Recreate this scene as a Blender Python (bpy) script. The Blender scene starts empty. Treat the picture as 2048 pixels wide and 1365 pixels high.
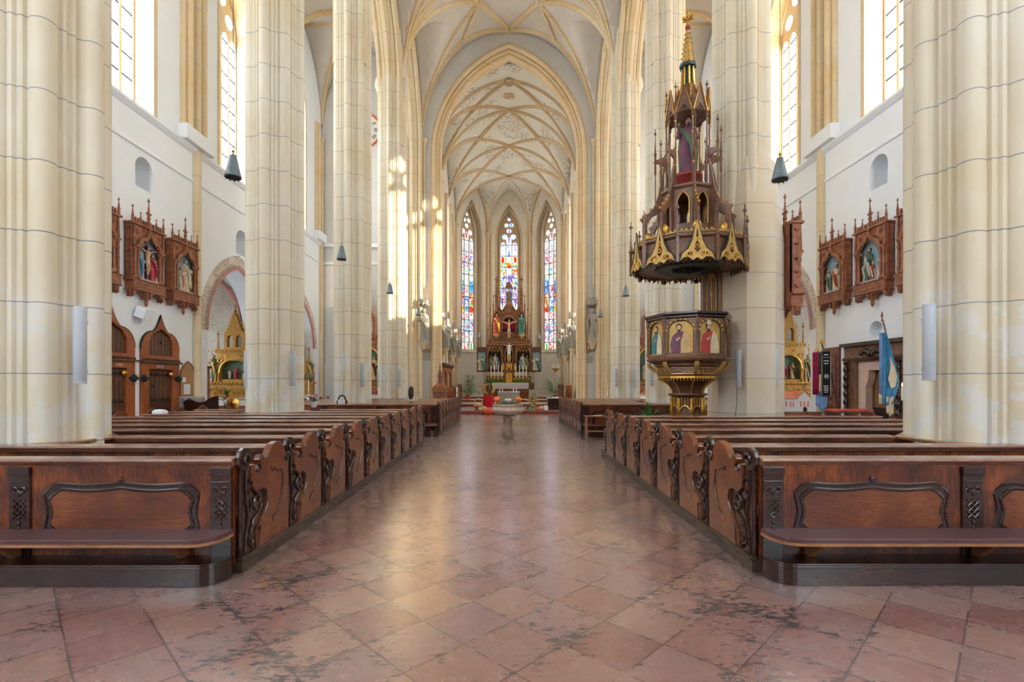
import bpy, math, random
from math import pi, sin, cos, tan, sqrt, atan2, radians
from mathutils import Vector, Matrix
from mathutils.geometry import tessellate_polygon
random.seed(7)
SC = bpy.context.scene
COL = SC.collection
F = 1000.0; VX = 1018.0; VY = 768.0; CH = 1.57

# ------------------------------------------------------------------ materials
def srgb(r, g, b):
    def f(v):
        v /= 255.0
        return v/12.92 if v <= .04045 else ((v+.055)/1.055)**2.4
    return (f(r), f(g), f(b), 1.0)

class NT:
    def __init__(s, name):
        s.m = bpy.data.materials.new(name); s.m.use_nodes = True
        s.t = s.m.node_tree; s.n = s.t.nodes; s.l = s.t.links
        s.b = s.n['Principled BSDF']; s.o = s.n['Material Output']
    def new(s, t, **k):
        n = s.n.new(t)
        for a, v in k.items(): setattr(n, a, v)
        return n
    def link(s, a, b): s.l.new(a, b)
    def math(s, op, a, b=None, c=None):
        n = s.n.new('ShaderNodeMath'); n.operation = op
        for i, v in enumerate((a, b, c)):
            if v is None: continue
            if isinstance(v, (int, float)): n.inputs[i].default_value = v
            else: s.l.new(v, n.inputs[i])
        return n.outputs[0]
    def noise(s, scale, detail=3, rough=.55, vec=None, stretch=None):
        tc = s.n.new('ShaderNodeNewGeometry') if vec is None else None
        v = tc.outputs['Position'] if vec is None else vec
        if stretch:
            mp = s.n.new('ShaderNodeMapping'); mp.inputs['Scale'].default_value = stretch
            s.l.new(v, mp.inputs['Vector']); v = mp.outputs[0]
        n = s.n.new('ShaderNodeTexNoise'); n.inputs['Scale'].default_value = scale
        n.inputs['Detail'].default_value = detail; n.inputs['Roughness'].default_value = rough
        s.l.new(v, n.inputs['Vector']); return n.outputs['Fac']
    def ramp(s, fac, stops):
        r = s.n.new('ShaderNodeValToRGB'); e = r.color_ramp.elements
        while len(e) < len(stops): e.new(.5)
        for el, (p, c) in zip(e, stops): el.position = p; el.color = c
        s.l.new(fac, r.inputs[0]); return r.outputs[0]
    def mix(s, fac, a, b):
        n = s.n.new('ShaderNodeMix'); n.data_type = 'RGBA'
        for sock, v in ((n.inputs[0], fac), (n.inputs[6], a), (n.inputs[7], b)):
            if isinstance(v, (int, float, tuple)): sock.default_value = v
            else: s.l.new(v, sock)
        return n.outputs[2]
    def bump(s, h, strength=.3, dist=.02):
        b = s.n.new('ShaderNodeBump'); b.inputs['Strength'].default_value = strength
        b.inputs['Distance'].default_value = dist
        s.l.new(h, b.inputs['Height']); s.l.new(b.outputs[0], s.b.inputs['Normal'])

def simple(name, col, rough=.6, metal=0, var=.18, scale=6, bump=0, coat=0, stretch=None):
    t = NT(name); c = srgb(*col)
    d = tuple(max(0, v*(1-var)) for v in c[:3])+(1,); e = tuple(min(1, v*(1+var)) for v in c[:3])+(1,)
    nz = t.noise(scale, 4, stretch=stretch)
    t.link(t.ramp(nz, [(.3, d), (.7, e)]), t.b.inputs['Base Color'])
    t.b.inputs['Roughness'].default_value = rough; t.b.inputs['Metallic'].default_value = metal
    t.b.inputs['Coat Weight'].default_value = coat
    if bump: t.bump(nz, bump)
    return t.m

def stone_mat(name, base, base2, joint=True, patches=False, rough=.8, course=.74, off=.19, jcol=(120, 125, 135), noise_sc=.55):
    t = NT(name)
    nz = t.noise(noise_sc, 4, .6)
    col = t.ramp(nz, [(.35, srgb(*base)), (.65, srgb(*base2))])
    geo = t.new('ShaderNodeNewGeometry'); sep = t.new('ShaderNodeSeparateXYZ'); t.link(geo.outputs['Position'], sep.inputs[0])
    if patches:
        pn = t.noise(2.2, 5, .65)
        low = t.math('LESS_THAN', sep.outputs[2], 2.6)
        fade = t.math('MULTIPLY', t.math('SUBTRACT', 2.6, sep.outputs[2]), .35)
        fac = t.math('MULTIPLY', t.math('MULTIPLY', low, t.math('GREATER_THAN', t.math('ADD', pn, t.math('MINIMUM', fade, .09)), .6)), .75)
        col = t.mix(fac, col, srgb(226, 222, 214))
    if joint:
        fr = t.math('FRACT', t.math('DIVIDE', t.math('SUBTRACT', sep.outputs[2], off), course))
        ln = t.math('LESS_THAN', fr, .017)
        col = t.mix(t.math('MULTIPLY', ln, .85), col, srgb(*jcol))
        # each course of blocks has its own slight tone
        fl = t.math('FLOOR', t.math('DIVIDE', t.math('SUBTRACT', sep.outputs[2], off), course))
        wn = t.new('ShaderNodeTexWhiteNoise', noise_dimensions='1D'); t.link(fl, wn.inputs['W'])
        col = t.mix(t.math('MULTIPLY', wn.outputs['Value'], .22), col, srgb(214, 203, 186))
    t.link(col, t.b.inputs['Base Color']); t.b.inputs['Roughness'].default_value = rough
    t.bump(t.noise(14, 4, .6), .12, .01)
    return t.m

M = {}
M['pillar'] = stone_mat('pillar_stone', (222, 205, 172), (232, 223, 202), patches=True)
M['arcade'] = stone_mat('arcade_stone', (218, 192, 148), (226, 208, 172), course=.9, jcol=(170, 145, 110))
M['pillar2'] = stone_mat('casing_stone', (217, 192, 152), (226, 214, 196), patches=False, off=.19)
M['rib'] = stone_mat('rib_stone', (220, 190, 140), (231, 208, 168), course=.9, jcol=(170, 140, 100))
M['jamb'] = stone_mat('window_jamb_stone', (228, 196, 144), (237, 217, 180), course=.6, jcol=(190, 165, 130))
M['chrib'] = stone_mat('choir_rib_stone', (190, 160, 120), (206, 182, 146), course=.9, jcol=(150, 125, 95))
def plaster(name, a, b, speck=None, fine=1):
    t = NT(name)
    col = t.ramp(t.noise(.7, 6, .65), [(.3, srgb(*a)), (.7, srgb(*b))])
    if speck:
        v = t.new('ShaderNodeTexVoronoi'); v.inputs['Scale'].default_value = 7*fine
        g = t.new('ShaderNodeNewGeometry'); t.link(g.outputs['Position'], v.inputs['Vector'])
        clus = t.math('GREATER_THAN', t.noise(.55 if fine == 1 else 1.6, 2), .54 if fine == 1 else .42)
        det = t.math('GREATER_THAN', t.noise(6*fine, 5, .7), .52)
        fac = t.math('MULTIPLY', t.math('MULTIPLY', clus, det), t.math('GREATER_THAN', v.outputs['Distance'], .22))
        pc = t.ramp(t.noise(1.3*fine, 2), [(.4, srgb(122, 128, 110)), (.5, srgb(146, 132, 118)), (.62, srgb(176, 122, 98))])
        col = t.mix(t.math('MULTIPLY', fac, speck), col, pc)
    t.link(col, t.b.inputs['Base Color']); t.b.inputs['Roughness'].default_value = .9
    t.bump(t.noise(5, 4), .15, .015)
    return t.m
M['white'] = plaster('white_plaster', (242, 247, 252), (250, 252, 255))
M['pierwall'] = plaster('pier_plaster', (214, 212, 208), (226, 224, 220))
M['platform'] = simple('grey_stone_paving', (150, 132, 126), .35, var=.12, scale=1.5)
M['vault'] = plaster('vault_plaster', (206, 196, 182), (220, 211, 199))
M['chvault'] = plaster('painted_choir_vault', (204, 198, 182), (216, 212, 198), speck=.6)
M['chwall'] = plaster('choir_wall_plaster', (206, 196, 178), (218, 212, 200))
M['chapel'] = plaster('chapel_plaster', (196, 184, 166), (220, 214, 204), speck=.3, fine=2)
M['floral'] = plaster('floral_painting', (222, 208, 196), (228, 220, 212), speck=.75, fine=3)
M['pink'] = simple('pink_paint', (206, 140, 130), .8, scale=20)
M['bluepaint'] = simple('blue_paint', (150, 170, 190), .8)
M['ochrepaint'] = simple('ochre_paint', (220, 180, 130), .8)
M['pinkplaster'] = simple('pink_plaster', (222, 190, 172), .85, var=.06)

def wood(name, dark, mid, light, rough=.28, coat=.4, scale=1.2, axis=(1, 1, 8)):
    t = NT(name)
    grain = t.noise(9, 6, .65, stretch=axis)
    blot = t.noise(scale, 4, .6)
    f = t.math('ADD', t.math('MULTIPLY', grain, .45), t.math('MULTIPLY', blot, .55))
    t.link(t.ramp(f, [(.36, srgb(*dark)), (.5, srgb(*mid)), (.64, srgb(*light))]), t.b.inputs['Base Color'])
    t.b.inputs['Roughness'].default_value = rough; t.b.inputs['Coat Weight'].default_value = coat
    t.b.inputs['Coat Roughness'].default_value = .22
    t.bump(grain, .08, .005)
    return t.m
M['pew'] = wood('pew_wood', (46, 16, 8), (92, 40, 15), (150, 76, 28), scale=3.5, rough=.34, coat=.25, axis=(8, 8, 1))
M['pewtop'] = wood('pew_ledge_wood', (96, 60, 46), (138, 92, 70), (172, 122, 94), rough=.22, coat=1.0, axis=(1, 8, 8))  # paler than the pews, the ledge highlight partly put into the colour
M['pewend'] = wood('pew_end_wood', (72, 31, 13), (110, 54, 24), (144, 80, 38), scale=2.5, rough=.32, coat=.4)
M['dark'] = wood('dark_carved_wood', (26, 12, 10), (44, 22, 17), (66, 36, 26), rough=.25, coat=.35)
M['base'] = wood('worn_base_wood', (44, 34, 28), (66, 52, 42), (100, 84, 68), rough=.5, coat=.1)
M['altarwood'] = wood('altar_oak', (84, 50, 32), (128, 82, 52), (168, 116, 76), rough=.45, coat=.1, scale=7)
M['station'] = wood('carved_oak', (104, 54, 32), (146, 84, 52), (174, 108, 72), rough=.5, coat=.1, scale=5)
M['pulpit'] = wood('pulpit_walnut', (84, 52, 36), (120, 80, 56), (150, 106, 76), rough=.45, coat=.15, scale=3)
M['door'] = wood('door_oak', (112, 52, 20), (152, 78, 32), (184, 104, 48), rough=.45, coat=.15, axis=(6, 6, 1))
M['doordark'] = wood('door_panel_wood', (66, 38, 26), (92, 56, 38), (116, 74, 50), rough=.5, coat=.1, axis=(6, 6, 1))
M['bench'] = wood('light_bench_wood', (128, 84, 52), (160, 110, 72), (184, 134, 92), rough=.4, coat=.2)
M['leather'] = simple('brown_leather', (92, 60, 62), .34, var=.12, scale=30, bump=.05)
M['gold'] = simple('gilding', (222, 172, 78), .34, metal=.85, scale=14, bump=.2)
M['goldpaint'] = simple('dull_gold_paint', (204, 164, 92), .5, metal=.35, scale=12, bump=.2)
M['altgold'] = simple('gilded_altar_wood', (190, 142, 70), .42, metal=.4, var=.2, scale=12, bump=.3)
M['green'] = simple('dark_green_paint', (38, 66, 58), .5)
M['redpaint'] = simple('red_paint', (150, 50, 44), .5)
M['iron'] = simple('black_iron', (34, 38, 40), .5, metal=.5)
M['lamp'] = simple('lamp_metal', (120, 134, 142), .5, metal=.3)
M['speaker'] = simple('speaker_grey', (186, 190, 196), .5, var=.04)
M['statue'] = simple('statue_stone', (160, 154, 142), .8, var=.2, scale=9, bump=.2)
M['skin'] = simple('skin', (214, 168, 138), .6, var=.06)
M['hair'] = simple('dark_hair', (52, 36, 34), .5)
M['beige'] = simple('beige_cloth', (206, 198, 178), .9)
M['cloth'] = simple('white_cloth', (234, 234, 238), .8, var=.04, bump=.1)
M['red'] = simple('red_cloth', (206, 22, 38), .8, var=.1)
M['redrobe'] = simple('red_robe', (186, 66, 58), .6)
M['tealrobe'] = simple('teal_robe', (48, 128, 134), .6)
M['greenrobe'] = simple('green_robe', (84, 106, 78), .6)
M['purple'] = simple('purple_robe', (120, 72, 92), .6)
M['maroon'] = simple('maroon_velvet', (160, 24, 66), .85)
M['black'] = simple('black_cloth', (20, 20, 24), .8)
M['bluecloth'] = simple('light_blue_cloth', (128, 162, 204), .8)
M['flagblue'] = simple('blue_silk', (66, 140, 178), .55)
M['cream'] = simple('cream_cloth', (226, 206, 170), .8)
M['orange'] = simple('orange_pumpkin_skin', (240, 112, 24), .4, var=.08)
M['redorange'] = simple('red_pumpkin_skin', (232, 88, 46), .4, var=.08)
M['palegourd'] = simple('pale_pumpkin_skin', (206, 214, 196), .5, var=.08)
M['peach'] = simple('peach_pumpkin_skin', (236, 172, 134), .5)
M['yellow'] = simple('yellow_petals', (244, 178, 20), .6)
M['brown'] = simple('brown_seed', (70, 42, 24), .8)
M['straw'] = simple('straw', (206, 170, 114), .9, scale=60, bump=.5)
M['leaf'] = simple('leaf_green', (58, 116, 54), .5, var=.3)
M['palm'] = simple('palm_leaf', (112, 150, 92), .5, var=.3)
M['moss'] = simple('moss_green', (70, 136, 42), .9, scale=30, bump=.5)
M['pinkflower'] = simple('pink_petals', (236, 160, 190), .7)
M['wax'] = simple('candle_wax', (240, 234, 216), .5, var=.03)
M['marble'] = simple('font_marble', (184, 160, 140), .38, var=.3, scale=5, bump=.1)
M['pedestal'] = simple('pedestal_stone', (142, 116, 94), .5, var=.3, scale=6, bump=.2)
M['greystone'] = simple('grey_stone', (178, 176, 172), .7, var=.12)
M['plaque'] = simple('plaque_stone', (176, 172, 156), .7)
M['redslab'] = simple('red_marble_slab', (136, 86, 72), .6, var=.35, scale=7, bump=.8)
M['wicker'] = simple('wicker', (150, 104, 66), .8, scale=50)
M['terracotta'] = simple('terracotta', (206, 96, 56), .8)
M['roof'] = simple('orange_roof', (216, 128, 96), .8)
M['model'] = simple('model_wall', (226, 220, 214), .8, var=.04)
M['cork'] = simple('cork', (184, 140, 96), .9, scale=60)
M['pink_shelf'] = simple('red_step_tiles', (140, 70, 52), .5, var=.15, scale=3)
M['dial'] = simple('clock_dial', (226, 226, 218), .7)
M['skyblue'] = simple('painted_sky', (140, 170, 184), .7, scale=9)
M['lace'] = simple('lace', (214, 214, 220), .9, var=.35, scale=40)
M['kneelred'] = simple('red_cushion', (206, 84, 76), .8)
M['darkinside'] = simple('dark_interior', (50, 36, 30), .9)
M['brass'] = simple('brass', (214, 160, 70), .3, metal=.9)

def floor_mat():
    t = NT('red_marble_floor'); S = .4243
    g = t.new('ShaderNodeNewGeometry'); sp = t.new('ShaderNodeSeparateXYZ'); t.link(g.outputs['Position'], sp.inputs[0])
    x, y = sp.outputs[0], sp.outputs[1]
    wob = t.math('MULTIPLY', t.math('SUBTRACT', t.noise(2.2, 3), .5), .03)
    u = t.math('ADD', t.math('SUBTRACT', t.math('MULTIPLY', t.math('ADD', x, y), .70711/S), .567), wob)
    v = t.math('ADD', t.math('SUBTRACT', t.math('MULTIPLY', t.math('SUBTRACT', x, y), .70711/S), .534), wob)
    fu, fv = t.math('FRACT', u), t.math('FRACT', v)
    du = t.math('MINIMUM', fu, t.math('SUBTRACT', 1, fu)); dv = t.math('MINIMUM', fv, t.math('SUBTRACT', 1, fv))
    d = t.math('MINIMUM', du, dv)
    cb = t.new('ShaderNodeCombineXYZ'); t.link(t.math('FLOOR', u), cb.inputs[0]); t.link(t.math('FLOOR', v), cb.inputs[1])
    wn = t.new('ShaderNodeTexWhiteNoise', noise_dimensions='2D'); t.link(cb.outputs[0], wn.inputs['Vector'])
    tile = t.ramp(wn.outputs['Value'], [(0, srgb(142, 94, 88)), (.3, srgb(150, 106, 98)), (.55, srgb(164, 122, 106)), (.8, srgb(148, 110, 110)), (1, srgb(170, 130, 112))])
    mot = t.noise(3.2, 7, .7)
    tile = t.mix(t.ramp(mot, [(.42, (0, 0, 0, 1)), (.7, (.5, .5, .5, 1))]), tile, srgb(150, 122, 114))
    vein = t.noise(5, 8, .75)
    tile = t.mix(t.ramp(t.math('ABSOLUTE', t.math('SUBTRACT', vein, .5)), [(0, (.55, .55, .55, 1)), (.012, (0, 0, 0, 1))]), tile, srgb(176, 152, 144))
    # dark worn cracks that cluster near joints
    cn = t.noise(9, 8, .8, stretch=(1, 2.6, 1)); cl = t.noise(.9, 2)
    near = t.math('SUBTRACT', .33, t.math('MULTIPLY', d, .9))
    sc = t.math('ADD', t.math('MULTIPLY', cl, .55), t.math('ADD', t.math('MULTIPLY', near, .22), cn))
    crack = t.ramp(sc, [(.9, (0, 0, 0, 1)), (.912, (.9, .9, .9, 1))])
    tile = t.mix(crack, tile, srgb(58, 58, 68))
    jn = t.math('MULTIPLY', t.math('LESS_THAN', d, .014), t.math('GREATER_THAN', t.noise(3.5, 4), .43))
    tile = t.mix(t.math('MULTIPLY', jn, .65), tile, srgb(66, 54, 54))
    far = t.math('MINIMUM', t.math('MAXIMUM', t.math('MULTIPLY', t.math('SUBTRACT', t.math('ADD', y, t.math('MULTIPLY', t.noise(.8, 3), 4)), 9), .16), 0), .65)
    tile = t.mix(far, tile, srgb(172, 152, 150))  # far aisle stone greyer, with the grazing sheen mixed into its colour
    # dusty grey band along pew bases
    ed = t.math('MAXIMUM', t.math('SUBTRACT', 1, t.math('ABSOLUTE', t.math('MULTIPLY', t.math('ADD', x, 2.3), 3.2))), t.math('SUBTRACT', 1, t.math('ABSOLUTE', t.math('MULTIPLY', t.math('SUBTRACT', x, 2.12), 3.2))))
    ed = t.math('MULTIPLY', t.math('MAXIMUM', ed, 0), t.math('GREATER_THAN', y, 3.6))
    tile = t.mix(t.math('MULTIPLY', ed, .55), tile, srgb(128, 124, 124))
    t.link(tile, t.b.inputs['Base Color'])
    rg = t.ramp(t.noise(4, 5), [(.3, (.19, .19, .19, 1)), (.7, (.32, .32, .32, 1))])
    t.link(rg, t.b.inputs['Roughness'])
    t.b.inputs['Specular IOR Level'].default_value = 1.0; t.b.inputs['Coat Weight'].default_value = .8; t.b.inputs['Coat Roughness'].default_value = .2; t.b.inputs['Coat IOR'].default_value = 1.6
    t.bump(t.math('ADD', t.math('MULTIPLY', t.noise(7, 3), .5), t.math('MINIMUM', t.math('MULTIPLY', d, 14), 1)), .1, .008)
    return t.m
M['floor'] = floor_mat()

def pane_mat(name, col, strength, trans):
    t = NT(name)
    e = t.new('ShaderNodeEmission'); e.inputs[0].default_value = col; e.inputs[1].default_value = strength
    tr = t.new('ShaderNodeBsdfTransparent'); mx = t.new('ShaderNodeMixShader'); mx.inputs[0].default_value = trans
    t.link(e.outputs[0], mx.inputs[1]); t.link(tr.outputs[0], mx.inputs[2]); t.link(mx.outputs[0], t.o.inputs[0])
    t.n.remove(t.b); return t.m
PANE_L = 9.0
M['pane'] = pane_mat('bright_leaded_glass', (.8, .9, 1, 1), PANE_L, .35)
M['pane_r'] = pane_mat('sunlit_leaded_glass', (1, .95, .86, 1), PANE_L, .6)
M['pane_c'] = pane_mat('choir_side_light_glass', (.95, .93, .88, 1), 4.5, .05)
def glass_col(name, rgb, s):
    return pane_mat(name, srgb(*rgb), s, 0)
M['lead'] = simple('window_lead', (84, 88, 100), .7)
M['flame'] = pane_mat('candle_flame', (1, .6, .2, 1), 12, 0)

# ------------------------------------------------------------------ mesh builder
class MB:
    def __init__(s): s.v = []; s.f = []; s.mi = []
    def add(s, vs, fs, mi=0, mat=None):
        n = len(s.v)
        if mat is not None: vs = [mat @ Vector(p) for p in vs]
        s.v += [tuple(p) for p in vs]
        for f in fs: s.f.append(tuple(i+n for i in f)); s.mi.append(mi)
        return s
    def box(s, x0, x1, y0, y1, z0, z1, mi=0, mat=None):
        v = [(x, y, z) for x in (x0, x1) for y in (y0, y1) for z in (z0, z1)]
        return s.add(v, [(0, 1, 3, 2), (4, 6, 7, 5), (0, 4, 5, 1), (2, 3, 7, 6), (0, 2, 6, 4), (1, 5, 7, 3)], mi, mat)
    def lathe(s, prof, n=16, c=(0, 0, 0), sx=1, sy=1, mi=0, fold=None, rot=0, mat=None):
        vs = []; fs = []
        for k, (r, z) in enumerate(prof):
            for i in range(n):
                a = 2*pi*i/n+rot; rr = r*(1+(fold(a, z) if fold else 0))
                vs.append((c[0]+rr*cos(a)*sx, c[1]+rr*sin(a)*sy, c[2]+z))
        for k in range(len(prof)-1):
            for i in range(n):
                j = (i+1) % n
                fs.append((k*n+i, k*n+j, (k+1)*n+j, (k+1)*n+i))
        if prof[0][0] > 1e-5: fs.append(tuple(range(n-1, -1, -1)))
        if prof[-1][0] > 1e-5: fs.append(tuple((len(prof)-1)*n+i for i in range(n)))
        return s.add(vs, fs, mi, mat)
    def sphere(s, c, r, n=10, m=7, mi=0):
        if isinstance(r, (int, float)): r = (r, r, r)
        pr = [(max(1e-6, sin(pi*k/m)), -cos(pi*k/m)) for k in range(m+1)]
        vs = []; fs = []
        for (q, z) in pr:
            for i in range(n):
                a = 2*pi*i/n; vs.append((c[0]+q*cos(a)*r[0], c[1]+q*sin(a)*r[1], c[2]+z*r[2]))
        for k in range(m):
            for i in range(n):
                j = (i+1) % n; fs.append((k*n+i, k*n+j, (k+1)*n+j, (k+1)*n+i))
        return s.add(vs, fs, mi)
    def tube(s, pts, r, n=8, mi=0, closed=False, sq=None, up=None):
        """sweep a round (or sq=(w,h) rectangular) section along pts"""
        pts = [Vector(p) for p in pts]; N = len(pts)
        rs = r if isinstance(r, (list, tuple)) else [r]*N
        vs = []; fs = []; prev = None
        for i, p in enumerate(pts):
            a = pts[(i-1) % N] if (closed or i > 0) else p
            b = pts[(i+1) % N] if (closed or i < N-1) else p
            t = (b-a)
            if t.length < 1e-9: t = Vector((0, 0, 1))
            t.normalize()
            if up is not None:
                u = Vector(up); u = u-t*u.dot(t)
                if u.length < 1e-4: u = t.orthogonal()
            elif prev is None: u = t.orthogonal()
            else: u = prev-t*prev.dot(t)
            if u.length < 1e-6: u = t.orthogonal()
            u.normalize(); prev = u; w = t.cross(u)
            if sq:
                prof = sq
                m = len(prof)
                for (q, h) in prof: vs.append(p+w*(q*rs[i])+u*(h*rs[i]))
            else:
                m = n
                for k in range(n):
                    an = 2*pi*k/n; vs.append(p+(u*cos(an)+w*sin(an))*rs[i])
        M_ = N if closed else N-1
        for i in range(M_):
            for k in range(m):
                a, b = i*m+k, i*m+(k+1) % m; c, d = ((i+1) % N)*m+(k+1) % m, ((i+1) % N)*m+k
                fs.append((a, b, c, d))
        if not closed:
            fs.append(tuple(range(m-1, -1, -1))); fs.append(tuple((N-1)*m+k for k in range(m)))
        return s.add(vs, fs, mi)
    def prism(s, outer, c0, c1, ax='xz', holes=(), mi=0, mat=None):
        loops = [list(outer)]+[list(h) for h in holes]
        tri = tessellate_polygon([[Vector((a, b, 0)) for a, b in lp] for lp in loops])
        flat = [p for lp in loops for p in lp]; n = len(flat)
        def P(a, b, c):
            return {'xz': (a, c, b), 'yz': (c, a, b), 'xy': (a, b, c)}[ax]
        vs = [P(a, b, c0) for a, b in flat]+[P(a, b, c1) for a, b in flat]
        fs = [tuple(t) for t in tri]+[tuple(i+n for i in reversed(t)) for t in tri]
        o = 0
        for lp in loops:
            m = len(lp)
            for i in range(m): j = (i+1) % m; fs.append((o+i, o+j, o+j+n, o+i+n))
            o += m
        return s.add(vs, fs, mi, mat)
    def xform(s, mat, start=0):
        for i in range(start, len(s.v)): s.v[i] = tuple(mat @ Vector(s.v[i]))
        return s
    def build(s, name, mats, parent=None, loc=(0, 0, 0), rz=0, smooth=None, bevel=0, solid=0, fixn=True):
        me = bpy.data.meshes.new(name); me.from_pydata(s.v, [], s.f); me.update()
        if not isinstance(mats, (list, tuple)): mats = [mats]
        for m in mats: me.materials.append(M[m] if isinstance(m, str) else m)
        if len(mats) > 1: me.polygons.foreach_set('material_index', s.mi)
        if fixn:
            import bmesh
            bm = bmesh.new(); bm.from_mesh(me); bmesh.ops.recalc_face_normals(bm, faces=bm.faces); bm.to_mesh(me); bm.free()
        if smooth is not None:
            me.polygons.foreach_set('use_smooth', [True]*len(me.polygons)); me.set_sharp_from_angle(angle=radians(smooth))
        o = bpy.data.objects.new(name, me); COL.objects.link(o)
        o.location = loc; o.rotation_euler = (0, 0, rz)
        if parent: o.parent = parent
        if bevel:
            b = o.modifiers.new('bevel', 'BEVEL'); b.width = bevel; b.segments = 2; b.limit_method = 'ANGLE'; b.angle_limit = radians(40)
        if solid:
            b = o.modifiers.new('solid', 'SOLIDIFY'); b.thickness = solid; b.offset = 1
        return o

def tag(o, label=None, cat=None, group=None, kind=None):
    if label: o['label'] = label
    if cat: o['category'] = cat
    if group: o['group'] = group
    if kind: o['kind'] = kind
    return o
def thing(name, loc, rz=0, label=None, cat=None, group=None, kind=None):
    o = bpy.data.objects.new(name, None); COL.objects.link(o); o.location = loc; o.rotation_euler = (0, 0, rz)
    o.empty_display_size = .2
    return tag(o, label, cat, group, kind)
def kids(o): return [c for c in bpy.data.objects if c.parent == o]
def copy_tree(o, parent=None, **kw):
    c = o.copy(); COL.objects.link(c)
    if parent: c.parent = parent
    for ch in kids(o): copy_tree(ch, c)
    return c
def dup(o, loc, rz=None, label=None, group=None, scale=None):
    c = copy_tree(o); c.location = loc
    if rz is not None: c.rotation_euler = (0, 0, rz)
    if label: c['label'] = label
    if group: c['group'] = group
    if scale: c.scale = scale
    return c
def struct(o): o['kind'] = 'structure'; return o
def at(px, py, d): return Vector(((px-VX)*d/F, d, CH+(VY-py)*d/F))

def arch(cx, hw, zs, rise, n=10):
    """points of a pointed (or round) arch from the left springing over the apex to the right"""
    R = (hw*hw+rise*rise)/(2*hw); out = []
    a1 = math.acos(max(-1, min(1, (R-hw)/R)))
    for i in range(n+1):
        a = a1*i/n; out.append((cx-hw+R-R*cos(a), zs+R*sin(a)))
    return out+[(2*cx-x, z) for x, z in reversed(out[:-1])]
def opening(cx, hw, z0, zs, rise, n=10):
    return [(cx-hw, z0)]+arch(cx, hw, zs, rise, n)+[(cx+hw, z0)]
def ogee(cx, hw, zs, rise, n=6):
    L = []
    for i in range(n+1):
        a = pi/2*i/n; L.append((cx-hw+hw*.55*(1-cos(a)), zs+rise*.5*sin(a)))
    for i in range(1, n+1):
        t = i/n; L.append((cx-hw*.45+hw*.45*t, zs+rise*(.5+.5*t**1.8)))
    return L+[(2*cx-x, z) for x, z in reversed(L[:-1])]
SQ = [(-1, -1), (1, -1), (1, 1), (-1, 1)]
RIBP = [(-1, 1), (-1, .1), (-.45, -.55), (-.3, -1), (.3, -1), (.45, -.55), (1, .1), (1, 1)]

def pinnacle(mb, x, y, z, h, r, mi=0, cross=True):
    mb.lathe([(r, 0), (r, h*.42), (r*1.35, h*.43), (r*1.35, h*.46), (r*.8, h*.48), (.12*r, h*.86)], 4, (x, y, z), mi=mi, rot=pi/4)
    for k in range(3):
        q = .54+.1*k; rr = r*(1-.25*k)
        for a in range(4): mb.sphere((x+rr*cos(a*pi/2), y+rr*sin(a*pi/2), z+h*q), r*.22, 5, 3, mi=mi)
    if cross:
        w = r*.9
        mb.box(x-w, x+w, y-.25*r, y+.25*r, z+h*.88, z+h*.92, mi); mb.box(x-.25*r, x+.25*r, y-w, y+w, z+h*.88, z+h*.92, mi)
        mb.box(x-.25*r, x+.25*r, y-.25*r, y+.25*r, z+h*.8, z+h, mi)
    else: mb.sphere((x, y, z+h*.93), r*.5, 6, 4, mi=mi)

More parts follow.
